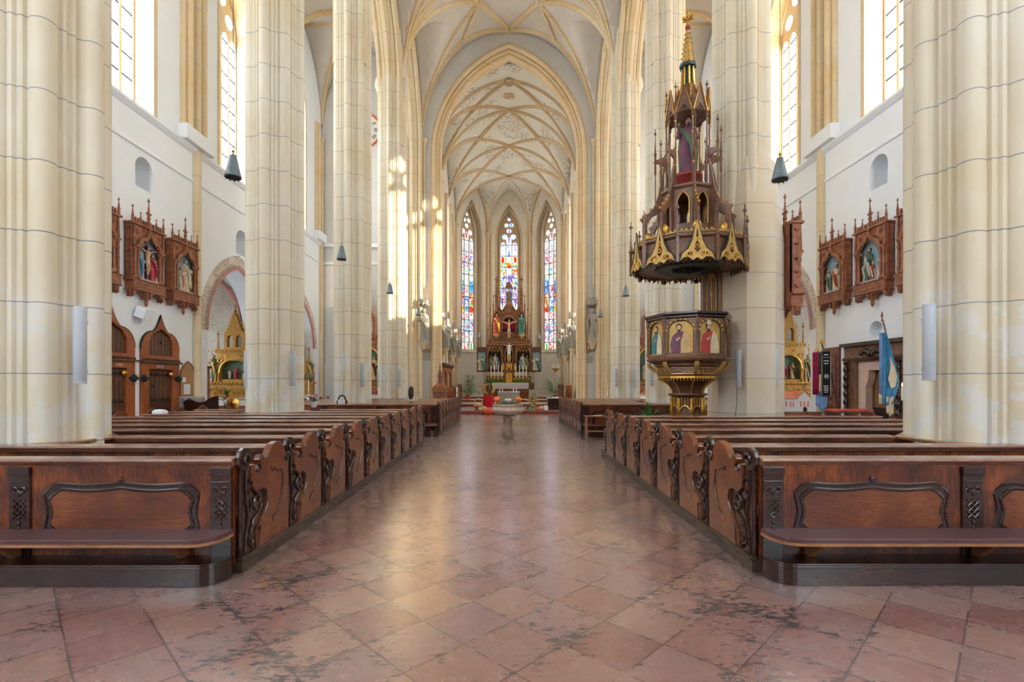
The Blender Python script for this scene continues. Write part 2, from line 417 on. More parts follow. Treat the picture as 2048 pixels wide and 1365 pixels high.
def figure(mb, h, m=(0, 0, 0, 0), x=0, y=0, z=0, seed=0, arms='book', face=-1, hair=True, mantle=True):
    """standing robed figure of height h facing -y; m = (robe, mantle, skin, hair) slots"""
    rnd = random.Random(seed); ph = rnd.random()*6; sway = .03*h*(1 if rnd.random() > .5 else -1)
    n = 22; prof = [(0, .135), (.04, .13), (.15, .118), (.3, .115), (.42, .118), (.52, .105), (.6, .098), (.68, .115), (.76, .125), (.81, .118), (.84, .07), (.86, .04), (.885, .036)]
    vs = []; fs = []
    for (t, r) in prof:
        for i in range(n):
            a = 2*pi*i/n; fo = (.10*(1-t)+.02)*sin(7*a+ph+3*t)+(.05*(1-t))*sin(11*a-ph-5*t)
            if t > .83: fo = 0
            q = r*h*(1+fo)
            vs.append((x+q*cos(a)*1.02+sway*sin(pi*t), y+q*sin(a)*.72, z+t*h))
    for k in range(len(prof)-1):
        for i in range(n):
            j = (i+1) % n; fs.append((k*n+i, k*n+j, (k+1)*n+j, (k+1)*n+i))
    fs.append(tuple(range(n-1, -1, -1)))
    mb.add(vs, fs, m[0])
    if mantle:
        pts = [(x-.1*h, y-.04*h, z+.80*h), (x-.02*h, y-.115*h, z+.66*h), (x+.07*h, y-.115*h, z+.5*h), (x+.09*h, y-.1*h, z+.3*h), (x+.1*h, y-.06*h, z+.12*h)]
        mb.tube(pts, [.035*h, .045*h, .05*h, .045*h, .02*h], 7, mi=m[1])
        mb.tube([(x+.11*h, y, z+.79*h), (x+.135*h, y+.02*h, z+.5*h), (x+.13*h, y+.03*h, z+.1*h)], [.03*h, .045*h, .03*h], 7, mi=m[1])
        mb.tube([(x-.11*h, y, z+.79*h), (x-.13*h, y+.03*h, z+.45*h), (x-.12*h, y+.03*h, z+.08*h)], [.03*h, .04*h, .03*h], 7, mi=m[1])
    hx = x+.01*h
    mb.sphere((hx, y-.012*h, z+.945*h), (.049*h, .057*h, .066*h), 12, 9, mi=m[2])
    mb.sphere((hx, y-.07*h, z+.94*h), (.009*h, .014*h, .014*h), 6, 4, mi=m[2])
    for sgn in (-1, 1): mb.sphere((hx+sgn*.018*h, y-.063*h, z+.957*h), .006*h, 5, 3, mi=m[3])
    if hair:
        mb.sphere((hx, y+.014*h, z+.962*h), (.055*h, .056*h, .058*h), 10, 7, mi=m[3])
        if seed % 2 == 0: mb.sphere((hx, y-.046*h, z+.898*h), (.026*h, .02*h, .028*h), 8, 5, mi=m[3])
    def arm(s, elbow, hand):
        sh = (x+s*.105*h, y, z+.79*h)
        mb.tube([sh, elbow, hand], [.04*h, .036*h, .02*h], 8, mi=m[0])
        hd = Vector(hand); dr = (hd-Vector(elbow)).normalized()
        mb.sphere(hd+dr*.02*h, (.018*h, .018*h, .022*h), 7, 5, mi=m[2])
        for k in range(4):
            o = Vector(((k-1.5)*.008*h, 0, 0)); mb.tube([hd+dr*.03*h+o, hd+dr*.05*h+o+Vector((0, -.004*h, -.004*h))], .0045*h, 4, mi=m[2])
    if arms == 'book':
        arm(-1, (x-.15*h, y-.05*h, z+.64*h), (x-.05*h, y-.13*h, z+.68*h)); arm(1, (x+.15*h, y-.05*h, z+.63*h), (x+.05*h, y-.14*h, z+.6*h))
        mb.box(x-.01*h, x+.1*h, y-.18*h, y-.15*h, z+.59*h, z+.7*h, m[1])
    elif arms == 'bless':
        arm(-1, (x-.16*h, y-.05*h, z+.66*h), (x-.15*h, y-.13*h, z+.83*h)); arm(1, (x+.15*h, y-.04*h, z+.62*h), (x+.08*h, y-.14*h, z+.62*h))
    elif arms == 'wide':
        arm(-1, (x-.22*h, y, z+.8*h), (x-.34*h, y-.02*h, z+.86*h)); arm(1, (x+.22*h, y, z+.8*h), (x+.34*h, y-.02*h, z+.86*h))
    elif arms == 'staff':
        arm(-1, (x-.16*h, y-.04*h, z+.66*h), (x-.16*h, y-.12*h, z+.72*h)); arm(1, (x+.15*h, y-.05*h, z+.63*h), (x+.05*h, y-.13*h, z+.65*h))
        mb.tube([(x-.16*h, y-.13*h, z+.0), (x-.16*h, y-.13*h, z+1.05*h)], .01*h, 6, mi=m[3])
    elif arms == 'down':
        arm(-1, (x-.15*h, y, z+.6*h), (x-.13*h, y-.06*h, z+.45*h)); arm(1, (x+.15*h, y-.02*h, z+.62*h), (x+.05*h, y-.12*h, z+.66*h))

def corpus(mb, h, x, y, z, skin=1, cloth=0, hair=2):
    """crucified body of height h, feet at z, facing -y"""
    def P(a, b, c): return (x+a*h, y+b*h, z+c*h)
    mb.tube([P(0, 0, .44), P(0, -.01, .5), P(0, 0, .6), P(0, -.01, .7), P(0, 0, .78), P(0, -.01, .84), P(.01, -.02, .87)], [.065*h, .072*h, .06*h, .078*h, .075*h, .035*h, .028*h], 12, mi=skin)
    for s in (-1, 1):
        mb.tube([P(s*.07, 0, .79), P(s*.2, .0, .84), P(s*.34, 0, .88), P(s*.4, -.01, .9)], [.036*h, .03*h, .022*h, .018*h], 9, mi=skin)
        for k in range(4): mb.tube([P(s*.4, -.01, .9+(k-1.5)*.012), P(s*.44, -.02, .905+(k-1.5)*.014)], .006*h, 5, mi=skin)
        mb.tube([P(s*.04, 0, .47), P(s*.055, -.04, .27), P(s*.02, 0, .05), P(s*.015, -.04, .0)], [.05*h, .036*h, .022*h, .016*h], 9, mi=skin)
    mb.lathe([(.07*h, 0), (.085*h, .04*h), (.078*h, .1*h), (.07*h, .12*h)], 16, (x, y, z+.4*h), 1, .8, mi=cloth, fold=lambda a, q: .08*sin(7*a))
    mb.sphere(P(.015, -.03, .925), (.042*h, .048*h, .055*h), 10, 8, mi=skin); mb.sphere(P(.015, -.01, .945), (.047*h, .047*h, .045*h), 10, 7, mi=hair)

def text_mb(txt, size, depth=.003):
    cu = bpy.data.curves.new('t', 'FONT'); cu.body = txt; cu.size = size; cu.extrude = depth; cu.align_x = 'CENTER'; cu.resolution_u = 2
    o = bpy.data.objects.new('t', cu); me = bpy.data.meshes.new_from_object(o)
    mb = MB(); mb.add([tuple(v.co) for v in me.vertices], [tuple(p.vertices) for p in me.polygons])
    bpy.data.objects.remove(o); bpy.data.curves.remove(cu); bpy.data.meshes.remove(me)
    return mb
# ================================================================== BUILDING SHELL
W = 10.2; YE = 27.2; YW = -6.0; ZS = 14.8
PIL = [5.64, 11.15, 16.62, 22.2]; BAYS = [0.1]+PIL+[YE]
SHAFT = [5.5, 10.9, 16.25, 21.6, 27.0]; WINC = [2.6, 7.95, 13.3, 18.65, 24.0]

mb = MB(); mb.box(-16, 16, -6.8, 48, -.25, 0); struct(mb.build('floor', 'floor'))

# ---- pillars: mouldings of alternating broad and narrow lobes
def pillar_profile(r):
    pts = []; lobes = []
    for k in range(8): lobes += [(27, .062, 7), (9, .02, 3), (9, .02, 3)]
    a = -13.5
    for (w, amp, n) in lobes:
        for i in range(n):
            t = i/n; rr = r*(.83+.17*sin(pi*t)**.75) if w == 27 else r*(.83+.05*sin(pi*t))
            pts.append(((a+w*t), rr))
        a += w
    return [(rr*cos(radians(an)), rr*sin(radians(an))) for an, rr in pts]
pts = [(x, y) for x, y in pillar_profile(.63)]
pm = MB(); pm.prism(pts, 0, 14.0, 'xy')
names = {(-1, 0): 'nearest fluted cream stone pillar left of the aisle, patched with white plaster', (-1, 1): 'fluted stone pillar left of the aisle, second from the front',
         (-1, 2): 'fluted stone pillar left of the aisle, third from the front', (-1, 3): 'fluted stone pillar left, last before the triumphal arch, sunlit',
         (1, 0): 'nearest fluted cream stone pillar right of the aisle, beside the long pews', (1, 1): 'fluted stone pillar that carries the carved pulpit',
         (1, 2): 'fluted stone pillar right of the aisle, directly behind the pulpit spire', (1, 3): 'fluted stone pillar right, last before the triumphal arch'}
first = None
for s in (-1, 1):
    for k, y in enumerate(PIL):
        x = s*(5.28 if k == 0 else 5.2)
        if s > 0: x -= .04
        if first is None: o = first = pm.build('stone_pillar', 'pillar', loc=(x, y, 0), smooth=38)
        else: o = first.copy(); COL.objects.link(o); o.location = (x, y, 0)
        tag(o, names[(s, k)], 'pillar', 'fluted nave pillars', 'thing')
        if (s, k) == (1, 1):
            oc = [(.78*cos(radians(22.5+45*i)), .78*sin(radians(22.5+45*i))) for i in range(8)]
            o2 = MB(); o2.lathe([(.78, 0), (.78, 4.6), (.60, 6.4)], 8, rot=radians(22.5)); o2.build('pillar_casing', 'pillar2', parent=o, loc=(0.1, 0, 0))

# ---- side walls
def niche(c, hw, z0, zs): return opening(c, hw, z0, zs, hw, 5)
def side_wall(s):
    holes = [opening(c, 1.08, 9.15, 14.9, 1.95) for c in WINC]
    CH1, CH2 = 18.85, 24.3
    holes += [opening(CH1, 1.95, 0, 3.55, 2.45), opening(CH2, 1.75, 0, 3.55, 2.3)]
    holes = [[(a, max(b, .01)) for a, b in h] for h in holes]
    if s < 0:
        holes += [niche(13.98, .34, 7.0, 7.55), niche(19.1, .42, 6.45, 7.0)]
        holes += [[(c-.8, .01)]+ogee(c, .8, 2.55, 1.0)+[(c+.8, .01)] for c in (12.78, 14.6)]
    else:
        holes += [niche(13.8, .34, 7.0, 7.55), niche(19.1, .42, 6.45, 7.0)]
        holes += [[(13.9+.26*cos(a*pi/8), 3.08+.24*sin(a*pi/8)) for a in range(16)]]
        holes += [[(13.15, .01), (13.15, 2.5), (14.75, 2.5), (14.75, .01)]]
    mb = MB()
    mb.prism([(YW, 0), (27.6, 0), (27.6, 21.5), (YW, 21.5)], s*W, s*(W+.85), 'yz', holes)
    w = struct(mb.build('wall_left' if s < 0 else 'wall_right', 'white'))
    nb = MB()
    nb.box(*sorted((s*(W+.5), s*(W+.6))), 13.4, 14.6, 6.9, 8.0); nb.box(*sorted((s*(W+.5), s*(W+.6))), 18.5, 19.7, 6.3, 7.6)
    if s > 0: nb.box(W+.3, W+.4, 13.5, 14.3, 2.75, 3.4)
    nb.build('niche_back', 'white', parent=w)
    # cornice mouldings
    pr1 = [(0, 8.98), (.06, 9.02), (.14, 9.1), (.14, 9.17), (0, 9.17)]; pr2 = [(0, 8.05), (.05, 8.07), (.05, 8.12), (.02, 8.15), (0, 8.2)]
    for nm, pr in (('cornice', pr1), ('string_course', pr2)):
        c = MB(); c.prism([(s*(W-a+.001), z) for a, z in pr], YW+.3, YE-.02, 'xz'); o = c.build(nm, 'white', parent=w)
    # shafts with bases and clustered jamb stones above the cornice
    for y in SHAFT:
        m = MB(); m.lathe([(.23, 0), (.23, .5), (.2, .55), (.17, .75), (.135, .8), (.135, ZS-.35), (.13, ZS-.32), (.2, ZS-.05), (.22, ZS)], 14, (s*(W-.05), y, 0))
        m.build('wall_shaft', 'arcade', parent=w, smooth=40)
        m = MB(); m.box(*sorted((s*W, s*(W-.3))), y-.85, y+.6, 9.17, 9.62, 0)
        m.build('shaft_block', 'white', parent=w)
        m = MB()
        for dy, r in ((-.66, .09), (-.4, .16), (.38, .12)): m.lathe([(r, 9.62), (r, ZS+.6)], 10, (s*(W-.03), y+dy, 0))
        m.build('jamb_shaft', 'jamb', parent=w, smooth=40)
    # window reveals in stone
    for c in WINC:
        p = opening(c, 1.02, 9.17, 14.9, 1.9); q = opening(c, 1.16, 9.16, 14.9, 2.05)
        m = MB(); m.prism(q, s*(W-.03), s*(W+.06), 'yz', [p]); m.prism(opening(c, 1.085, 9.155, 14.9, 1.955), s*(W+.06), s*(W+.5), 'yz', [p])
        m.build('window_reveal', 'jamb', parent=w)
    # painted surround and mouldings of the chapel arches
    for c, hw, rise in ((CH1, 1.95, 2.45), (CH2, 1.75, 2.3)):
        for nm, r0, r1, mt, t in (('painted_garland', .2, .48, 'floral', .012), ('arch_band', .0, .1, 'pink', .05), ('arch_band', .1, .15, 'bluepaint', .035), ('arch_band', .15, .2, 'ochrepaint', .02)):
            A = arch(c, hw+r1, 3.4, rise+r1*1.15, 12); B = arch(c, hw+r0, 3.4, rise+.01+r0*1.15, 12)
            m = MB(); m.prism(A+B[::-1], s*(W+.02), s*(W-t), 'yz'); m.build(nm, mt, parent=w)
    # side chapels
    m = MB()
    for c, h in ((CH1, 2.3), (CH2, 2.1)):
        x0, x1 = sorted((s*(W+.85), s*(W+4.3)))
        m.box(x0, x1, c-h-.15, c-h, 0, 6.4); m.box(x0, x1, c+h, c+h+.15, 0, 6.4)
        m.prism([(c-h, 0), (c-h, 6.4), (c+h, 6.4), (c+h, 0)], s*(W+4.3), s*(W+4.5), 'yz', [opening(c, .9, 1.6, 3.6, 1.1, 6)])
        n = 14; vs = []; fs = []
        for i in range(n+1):
            yy = c-h+2*h*i/n
            for j in range(n+1):
                xx = W+.85+3.45*j/n; a = abs(yy-c)/h; b = abs(xx-W-2.57)/1.73
                vs.append((s*xx, yy, 3.6+2.7*max(sqrt(max(0, 1-a*a)), sqrt(max(0, 1-b*b)))))
        for i in range(n):
            for j in range(n): fs.append((i*(n+1)+j, i*(n+1)+j+1, (i+1)*(n+1)+j+1, (i+1)*(n+1)+j))
        m.add(vs, fs)
    m.build('chapel_shell', 'chapel', parent=w)
    m = MB()
    for c, h in ((CH1, 2.3), (CH2, 2.1)):
        for (sx, sy) in ((1, 1), (-1, 1)):
            P = []
            for k in range(17):
                t = -1+2*k/16; P.append((s*(W+2.57+1.73*t*sx), c+h*t*sy, 3.55+2.7*sqrt(max(0, 1-t*t))))
            m.tube(P, .1, 6)
    m.build('chapel_rib', 'pink', parent=w, smooth=50)
    # unseen outer chapel windows are added to brighten the chapels
    return w
WL = side_wall(-1); WR = side_wall(1)

# ---- end walls of the aisles, triumphal arch wall, west wall
m = MB()
ahw, ars, aro = 4.1, 14.2, 5.75
AO = opening(0, ahw, .01, ars, aro, 16)
m.prism([(-11, 0), (11, 0), (11, 22.5), (-11, 22.5)], YE, YE+.9, 'xz', [AO])
AW = struct(m.build('wall_end', 'pierwall'))
for k, (hw, rise, y, r) in enumerate(((4.12, 5.78, YE-.02, .13), (3.98, 5.6, YE+.18, .1), (3.86, 5.45, YE+.38, .17), (3.9, 5.5, YE+.72, .13))):
    P = opening(0, hw, 0, ars, rise, 22); m = MB(); m.tube([(x, y, z) for x, z in P], r, 8); m.build('arch_moulding', 'rib', parent=AW, smooth=50)
m = MB(); m.prism(opening(0, 4.14, 0, ars, 5.8, 22), YE+.1, YE+.85, 'xz', [opening(0, 3.92, -.02, ars, 5.52, 22)]); m.build('arch_soffit', 'jamb', parent=AW)
for s in (-1, 1):
    m = MB(); m.box(*sorted((s*5.65, s*W)), YE-.13, YE, 8.98, 9.17); m.box(*sorted((s*5.65, s*W)), YE-.05, YE, 8.05, 8.2); m.build('cornice', 'white', parent=AW)
    m = MB(); m.prism([(p[0]*.8, p[1]*.8) for p in pillar_profile(.62)], 0, 17.5, 'xy'); m.build('respond', 'pillar', parent=AW, loc=(s*5.5, YE-.02, 0), smooth=38)
    m = MB(); m.lathe([(.02, 6.7), (.1, 7.0), (.1, ZS-.4), (.1, ZS-.36), (.22, ZS-.08), (.24, ZS)], 12, (s*4.62, YE-.1, 0)); m.build('wall_shaft', 'arcade', parent=AW, smooth=40)
m = MB(); bh = [opening(x, 1.3, 3.5, 13, 2.5) for x in (-8, 8)]
m.prism([(-11, 0), (11, 0), (11, 22.5), (-11, 22.5)], YW-.8, YW, 'xz', bh); WB = struct(m.build('wall_back', 'white'))

# ---- arcade walls above the pillars
for s in (-1, 1):
    hb = []; path = []
    yy = [YW]+BAYS
    poly = [(YW-.1, 22.3), (YW-.1, 14)]
    arches = []
    for a, b in zip(yy[:-1], yy[1:]):
        c = (a+b)/2; hw = (b-a)/2-.31; A = [(c-hw, 12.0)]+arch(c, hw, 14, 4.5, 12)+[(c+hw, 0.0 if b == YE else 12.0)]; arches.append(A); poly += A[1:-1]
    poly += [(YE+.1, 14), (YE+.1, 22.3)]
    m = MB(); m.prism(poly, s*4.8, s*5.6, 'yz')
    w = struct(m.build('wall_arcade_left' if s < 0 else 'wall_arcade_right', 'vault'))
    for A in arches[1:]:
        m = MB()
        for x, r, dz in ((4.78, .13, 0), (5.0, .12, -.1), (5.2, .2, -.14), (5.4, .12, -.1), (5.62, .13, 0)):
            m.tube([(s*x, a, b+dz) for a, b in A], r, 7)
        m.build('arch_moulding', 'arcade', parent=w, smooth=50)
    for k, y in enumerate(PIL):
        m = MB(); m.prism(pillar_profile(.63), 14.0, 17.5, 'xy'); m.build('pillar_head', 'pillar', parent=w, loc=(s*(5.28 if k == 0 else 5.2)-(.04 if s > 0 else 0), y, 0), smooth=38)
    for y in BAYS[1:-1]:
        for xx, q in ((4.69, 1), (5.71, 1)):
            m = MB(); m.lathe([(.1, 0), (.1, ZS-.4), (.11, ZS-.36), (.23, ZS-.08), (.25, ZS), (.2, ZS+.3)], 12, (s*xx, y, 0)); m.build('vault_shaft', 'pillar', parent=w, smooth=40)

# ---- vaults
def pnt(s_, R):
    s_ = min(1, abs(s_)); return sqrt(max(0, R*R-(s_+R-1)**2))/sqrt(R*R-(R-1)**2)
def vault_mesh(zf, x0, x1, y0, y1, nx, ny):
    m = MB(); vs = []; fs = []
    for i in range(nx+1):
        for j in range(ny+1):
            x = x0+(x1-x0)*i/nx; y = y0+(y1-y0)*j/ny; vs.append((x, y, zf(x, y)))
    for i in range(nx):
        for j in range(ny): a = i*(ny+1)+j; fs.append((a, a+ny+1, a+ny+2, a+1))
    return m.add(vs, fs)
def ribs_on(m, zf, segs, r=.11, n=18, drop=.05):
    for (xa, ya, xb, yb) in segs:
        P = []
        for k in range(n+1):
            t = k/n; t = .5-.5*cos(pi*t); x = xa+(xb-xa)*t; y = ya+(yb-ya)*t; P.append((x, y, zf(x, y)-drop))
        m.tube(P, [r]*len(P), sq=RIBP, up=(0, 0, 1))
cb = MB(); rb = MB(); ab = MB(); ar = MB()
for a, b in zip(BAYS[:-1], BAYS[1:]):
    c = (a+b)/2; hl = (b-a)/2
    def zn(x, y, c=c, hl=hl): return ZS+max(6.0*pnt(x/4.8, 1.06), 4.6*pnt((y-c)/hl, 1.4))
    v = vault_mesh(zn, -4.85, 4.85, a, b, 40, 24); cb.add(v.v, v.f)
    sg = []
    for sx in (-1, 1):
        for (ye, d) in ((a, 1), (b, -1)):
            sg += [(sx*4.75, ye, sx*1.5, c), (sx*4.75, ye, sx*2.45, ye+d*.62), (sx*2.45, ye+d*.62, sx*1.5, c), (sx*2.45, ye+d*.62, 0, ye+d*.05), (sx*1.5, c, 0, ye+d*.05)]
    ribs_on(rb, zn, sg)
    for s in (-1, 1):
        xc = s*7.9
        def za(x, y, c=c, hl=hl, xc=xc): return ZS+max(5.0*pnt((x-xc)/2.35, 1.25), 4.6*pnt((y-c)/hl, 1.3))
        v = vault_mesh(za, xc-2.35, xc+2.35, a, b, 20, 24); ab.add(v.v, v.f)
        sg = [(xc+sx*2.3, ye, xc, c) for sx in (-1, 1) for ye in (a, b)]+[(xc+sx*2.3, a, xc, a) for sx in (-1, 1)]
        sg += [(xc+sx*2.25, c, xc, c) for sx in (-1, 1)]+[(xc, a, xc, b)]
        ribs_on(ar, za, sg, .1)
o = struct(cb.build('ceiling', 'vault', smooth=35, solid=.15, fixn=False)); r_ = rb.build('vault_rib', 'rib', parent=o, smooth=40)
o = struct(ab.build('ceiling', 'vault', smooth=35, solid=.15, fixn=False)); r_ = ar.build('vault_rib', 'rib', parent=o, smooth=40)
# the west part above the organ loft
m = MB(); m.box(-11, 11, YW-.8, .1, 21.2, 21.4); struct(m.build('ceiling', 'vault'))
m = MB(); m.box(-11.2, 11.2, -.1, 28.2, 22.4, 22.6); m.box(-5.4, 5.4, 28.1, 44, 21.2, 21.4); struct(m.build('roof', 'vault'))

m = MB(); m.box(15, 22, -34, 14.6, 0, 32); m.add([(15, -34, 32), (22, -34, 32), (18.5, -34, 38), (15, 14.6, 32), (22, 14.6, 32), (18.5, 14.6, 38)], [(0, 1, 2), (3, 5, 4), (0, 2, 5, 3), (1, 4, 5, 2)])
struct(m.build('exterior_sun_blocker', 'white'))  # added unseen block outside, keeps the sun off the nearer windows
# ================================================================== CHOIR
XC = 4.34; Y0 = 40.2; HS = 1.8; Y1 = Y0+XC-HS; CZ = 14.4
def ridge(y): return 19.5-.1*(y-27.6)
BC = [28.0, 33.9, 38.0]
CB = [(29.2, 31.9), (31.9, 35.9), (35.9, Y0)]
def zc(x, y):
    R = ridge(y)-CZ
    z = R*pnt(x/XC, 1.12)
    for a, b in CB:
        if a <= y <= b: z = max(z, .72*R*pnt((y-(a+b)/2)/((b-a)/2), 1.3))
    return CZ+z
vm = vault_mesh(zc, -XC, XC, 28.0, Y0, 36, 60)
AP = (0, 40.2)
corners = [(-XC, Y0), (-HS, Y1), (HS, Y1), (XC, Y0)]
zb = ridge(Y0)
def apse_z(x, y):
    # groined cells over the three end faces
    best = 0
    for nx, ny in ((0, 1), (-.7071, .7071), (.7071, .7071), (-1, 0), (1, 0)):
        d = abs(-ny*(x-AP[0])+nx*(y-AP[1])) / (HS*1.0)   # sideways distance in the cell of that face
        if nx*(x-AP[0])+ny*(y-AP[1]) >= -1e-6: best = max(best, pnt(d, 1.5) if d <= 1 else 0)
    return CZ+(zb-CZ)*best
n = 40; vs = []; fs = []; am = MB()
for (p, q) in zip(corners[:-1], corners[1:]):
    vs = []; fs = []
    for i in range(n+1):
        u = i/n; fx = p[0]+(q[0]-p[0])*u; fy = p[1]+(q[1]-p[1])*u
        nx, ny = -(q[1]-p[1]), (q[0]-p[0]); L = sqrt(nx*nx+ny*ny); nx /= L; ny /= L
        for j in range(n//2+1):
            v = j/(n//2); x = fx+(AP[0]-fx)*v; y = fy+(AP[1]-fy)*v
            sx = abs(2*u-1)*(1-v); half = 1
            vs.append((x, y, CZ+(zb-CZ)*pnt(sx/half, 1.12)))
    k = n//2+1
    for i in range(n):
        for j in range(n//2): fs.append((i*k+j, (i+1)*k+j, (i+1)*k+j+1, i*k+j+1))
    am.add(vs, fs)
vm.add(am.v, am.f)
CEI = struct(vm.build('ceiling', 'chvault', smooth=35, solid=.15, fixn=False))
cr = MB(); sg = []
for (a, b) in CB:
    c = (a+b)/2
    for sx in (-1, 1):
        sg += [(sx*XC*.98, a+.01, 0, b-.01), (sx*XC*.98, b-.01, 0, a+.01), (sx*XC*.5, c, 0, a+.01), (sx*XC*.98, b-.01, sx*1.9, c), (sx*1.9, c, 0, a+.01), (sx*XC*.98, a+.01, sx*1.9, c)]
        sg += [(sx*XC*.98, a+.01, 0, a+.01)]
ribs_on(cr, zc, sg, .09, drop=.04)
for (x, y) in corners:
    P = []
    for k in range(19):
        t = .5-.5*cos(pi*k/18); P.append((x*(1-t), y+(AP[1]-y)*t, CZ+(zb-CZ)*pnt(1-t, 1.12)-.05))
    cr.tube(P, .1, sq=RIBP, up=(0, 0, 1))
for (p, q) in zip(corners[:-1], corners[1:]):   # wall ribs
    P = []
    for k in range(25):
        u = k/24; P.append(((p[0]+(q[0]-p[0])*u)*.985, (p[1]+(q[1]-p[1])*u)*.998, CZ+(zb-CZ)*pnt(abs(2*u-1), 1.12)-.04))
    cr.tube(P, .12, 7)
cr.lathe([(.26, -.12), (.3, -.05), (.26, .04)], 14, (0, AP[1], zb-.08)); cr.lathe([(.26, -.12), (.3, -.05), (.26, .04)], 14, (0, 29.25, ridge(29.2)-.12))
cr.build('vault_rib', 'chrib', parent=CEI, smooth=40)
mo = MB(); mo.sphere((-.14, 30.6, ridge(30.6)-.0), (.26, .3, .12), 12, 8); mo.sphere((.14, 30.6, ridge(30.6)-.0), (.26, .3, .12), 12, 8); mo.build('painted_boss', 'chrib', parent=CEI, smooth=60)

def wall_seg(name, p, q, thick, z1, holes, matn, outsign=1):
    """wall from p to q; u runs along it, thickness grows to its left"""
    p = Vector((p[0], p[1], 0)); q = Vector((q[0], q[1], 0)); L = (q-p).length; d = (q-p).normalized()
    nrm = Vector((-d.y, d.x, 0))*outsign
    mt = Matrix(((d.x, nrm.x, 0, p.x), (d.y, nrm.y, 0, p.y), (0, 0, 1, 0), (0, 0, 0, 1)))
    m = MB(); m.prism([(-.02, 0), (L+.02, 0), (L+.02, z1), (-.02, z1)], 0, thick, 'xz', holes, mat=mt)
    return struct(m.build(name, matn)), mt, L
SIL, SPR, WR_ = 4.4, 13.9, 2.55
cw = []
for s in (-1, 1):
    nm = 'wall_choir_left' if s < 0 else 'wall_choir_right'
    p, q = ((s*XC, 28.0), (s*XC, Y0))
    cw.append(wall_seg(nm, p, q, .9, 20.5, [opening(u, .8, 5, 13.2, 1.8) for u in (3.0, 7.9, 10.6)], 'chwall', outsign=(1 if s < 0 else -1))[0])
face = []
for k, (p, q) in enumerate(zip(corners[:-1], corners[1:])):
    nm = ('wall_apse_left', 'wall_apse', 'wall_apse_right')[k]
    L = sqrt((q[0]-p[0])**2+(q[1]-p[1])**2)
    w, mt, L = wall_seg(nm, p, q, .95, 20.5, [opening(L/2, 1.12, SIL-.1, SPR-.3, WR_+.75, 14)], 'chwall')
    face.append((w, mt, L))
    m = MB(); m.prism(opening(L/2, 1.15, SIL-.15, SPR-.3, WR_+.8, 14), .45, .9, 'xz', [opening(L/2, .8, SIL, SPR, WR_, 14)], mat=mt); m.build('window_reveal', 'chwall', parent=w)
    m = MB()
    for dy, hw, r in ((-.01, 1.12, .06), (.22, 1.06, .05), (.43, .86, .07)):
        P = opening(L/2, hw, SIL-.05, SPR-.2, WR_+.5*(hw-.5), 14); m.tube([tuple(mt @ Vector((x, dy, z))) for x, z in P], r, 6)
    m.build('window_moulding', 'chrib', parent=w, smooth=50)
    m = MB(); m.box(0, L, -.12, .02, SIL-.24, SIL-.12, mat=mt); m.build('sill_course', 'chwall', parent=w)
# choir shafts
sh = MB()
sl = []
for s in (-1, 1):
    for y in (31.9, 33.9, 35.9, 38.0): sl.append((s*(XC-.05), y, .11))
    sl += [(s*(XC-.08), Y0, .12), (s*(HS-.02), Y1-.1, .12)]
    for dx, dy in ((.22, 0), (.12, .28)): sl.append((s*(XC-dx+.1), Y0-dy, .07))
    sl += [(s*(HS+.2), Y1-.14, .07), (s*(HS-.25), Y1-.05, .07)]
ST = struct(MB().lathe([(.1, 0), (.1, 1)], 6, (XC+.2, 28.5, 0)).build('trim_1', 'chrib'))
for (x, y, r) in sl:
    m = MB(); m.lathe([(r*1.5, 0), (r*1.5, .4), (r, .5), (r, CZ-.3), (r*1.05, CZ-.27), (r*1.9, CZ-.02), (r*1.9, CZ+.05)], 10, (x, y, 0)); m.build('choir_shaft', 'chrib', parent=ST, smooth=40)

# choir floor steps
for k, (y, z, hx) in enumerate(((25.7, .17, 4.6), (30.6, .32, 4.3), (34.0, .47, 4.3), (36.6, .62, 3.4))):
    m = MB(); m.box(-hx, hx, y, 43.5, 0 if k == 0 else z-.15, z, 0)
    f = struct(m.build('floor', 'greystone' if k else 'platform'))
    e = MB(); e.box(-hx, hx, y-.03, y, z-.15 if k else 0, z-.005); e.build('step_riser', 'pink_shelf', parent=f)

# ================================================================== WINDOWS
def tracery(hw, z0, zs, rise, nl, fr=.09):
    if nl == 3: fr = .065
    outer = opening(0, hw, z0, zs, rise, 14); holes = []
    lw = (2*hw-fr*(nl+1))/nl
    head = zs-.25
    for k in range(nl):
        c = -hw+fr+lw/2+k*(lw+fr); hd = head+(.45 if nl == 3 and k == 1 else 0)
        holes.append(opening(c, lw/2, z0+fr, hd-.1, lw*.75, 5))
    def circ(cx, cz, r, n=10): return [(cx+r*cos(2*pi*i/n), cz+r*sin(2*pi*i/n)) for i in range(n)]
    if nl == 4:
        holes += [circ(-hw*.48, zs+.5, hw*.24), circ(hw*.48, zs+.5, hw*.24), circ(0, zs+rise*.58, hw*.28)]
    elif nl == 3:
        for cx, cz, q in ((-.38, .42, .24), (.38, .42, .24), (0, .93, .21), (-.225, 1.42, .2), (.225, 1.42, .2), (0, 1.92, .17)): holes.append(circ(cx*hw/.8, zs+cz*rise/2.55, q*hw/.8))
    return outer, holes
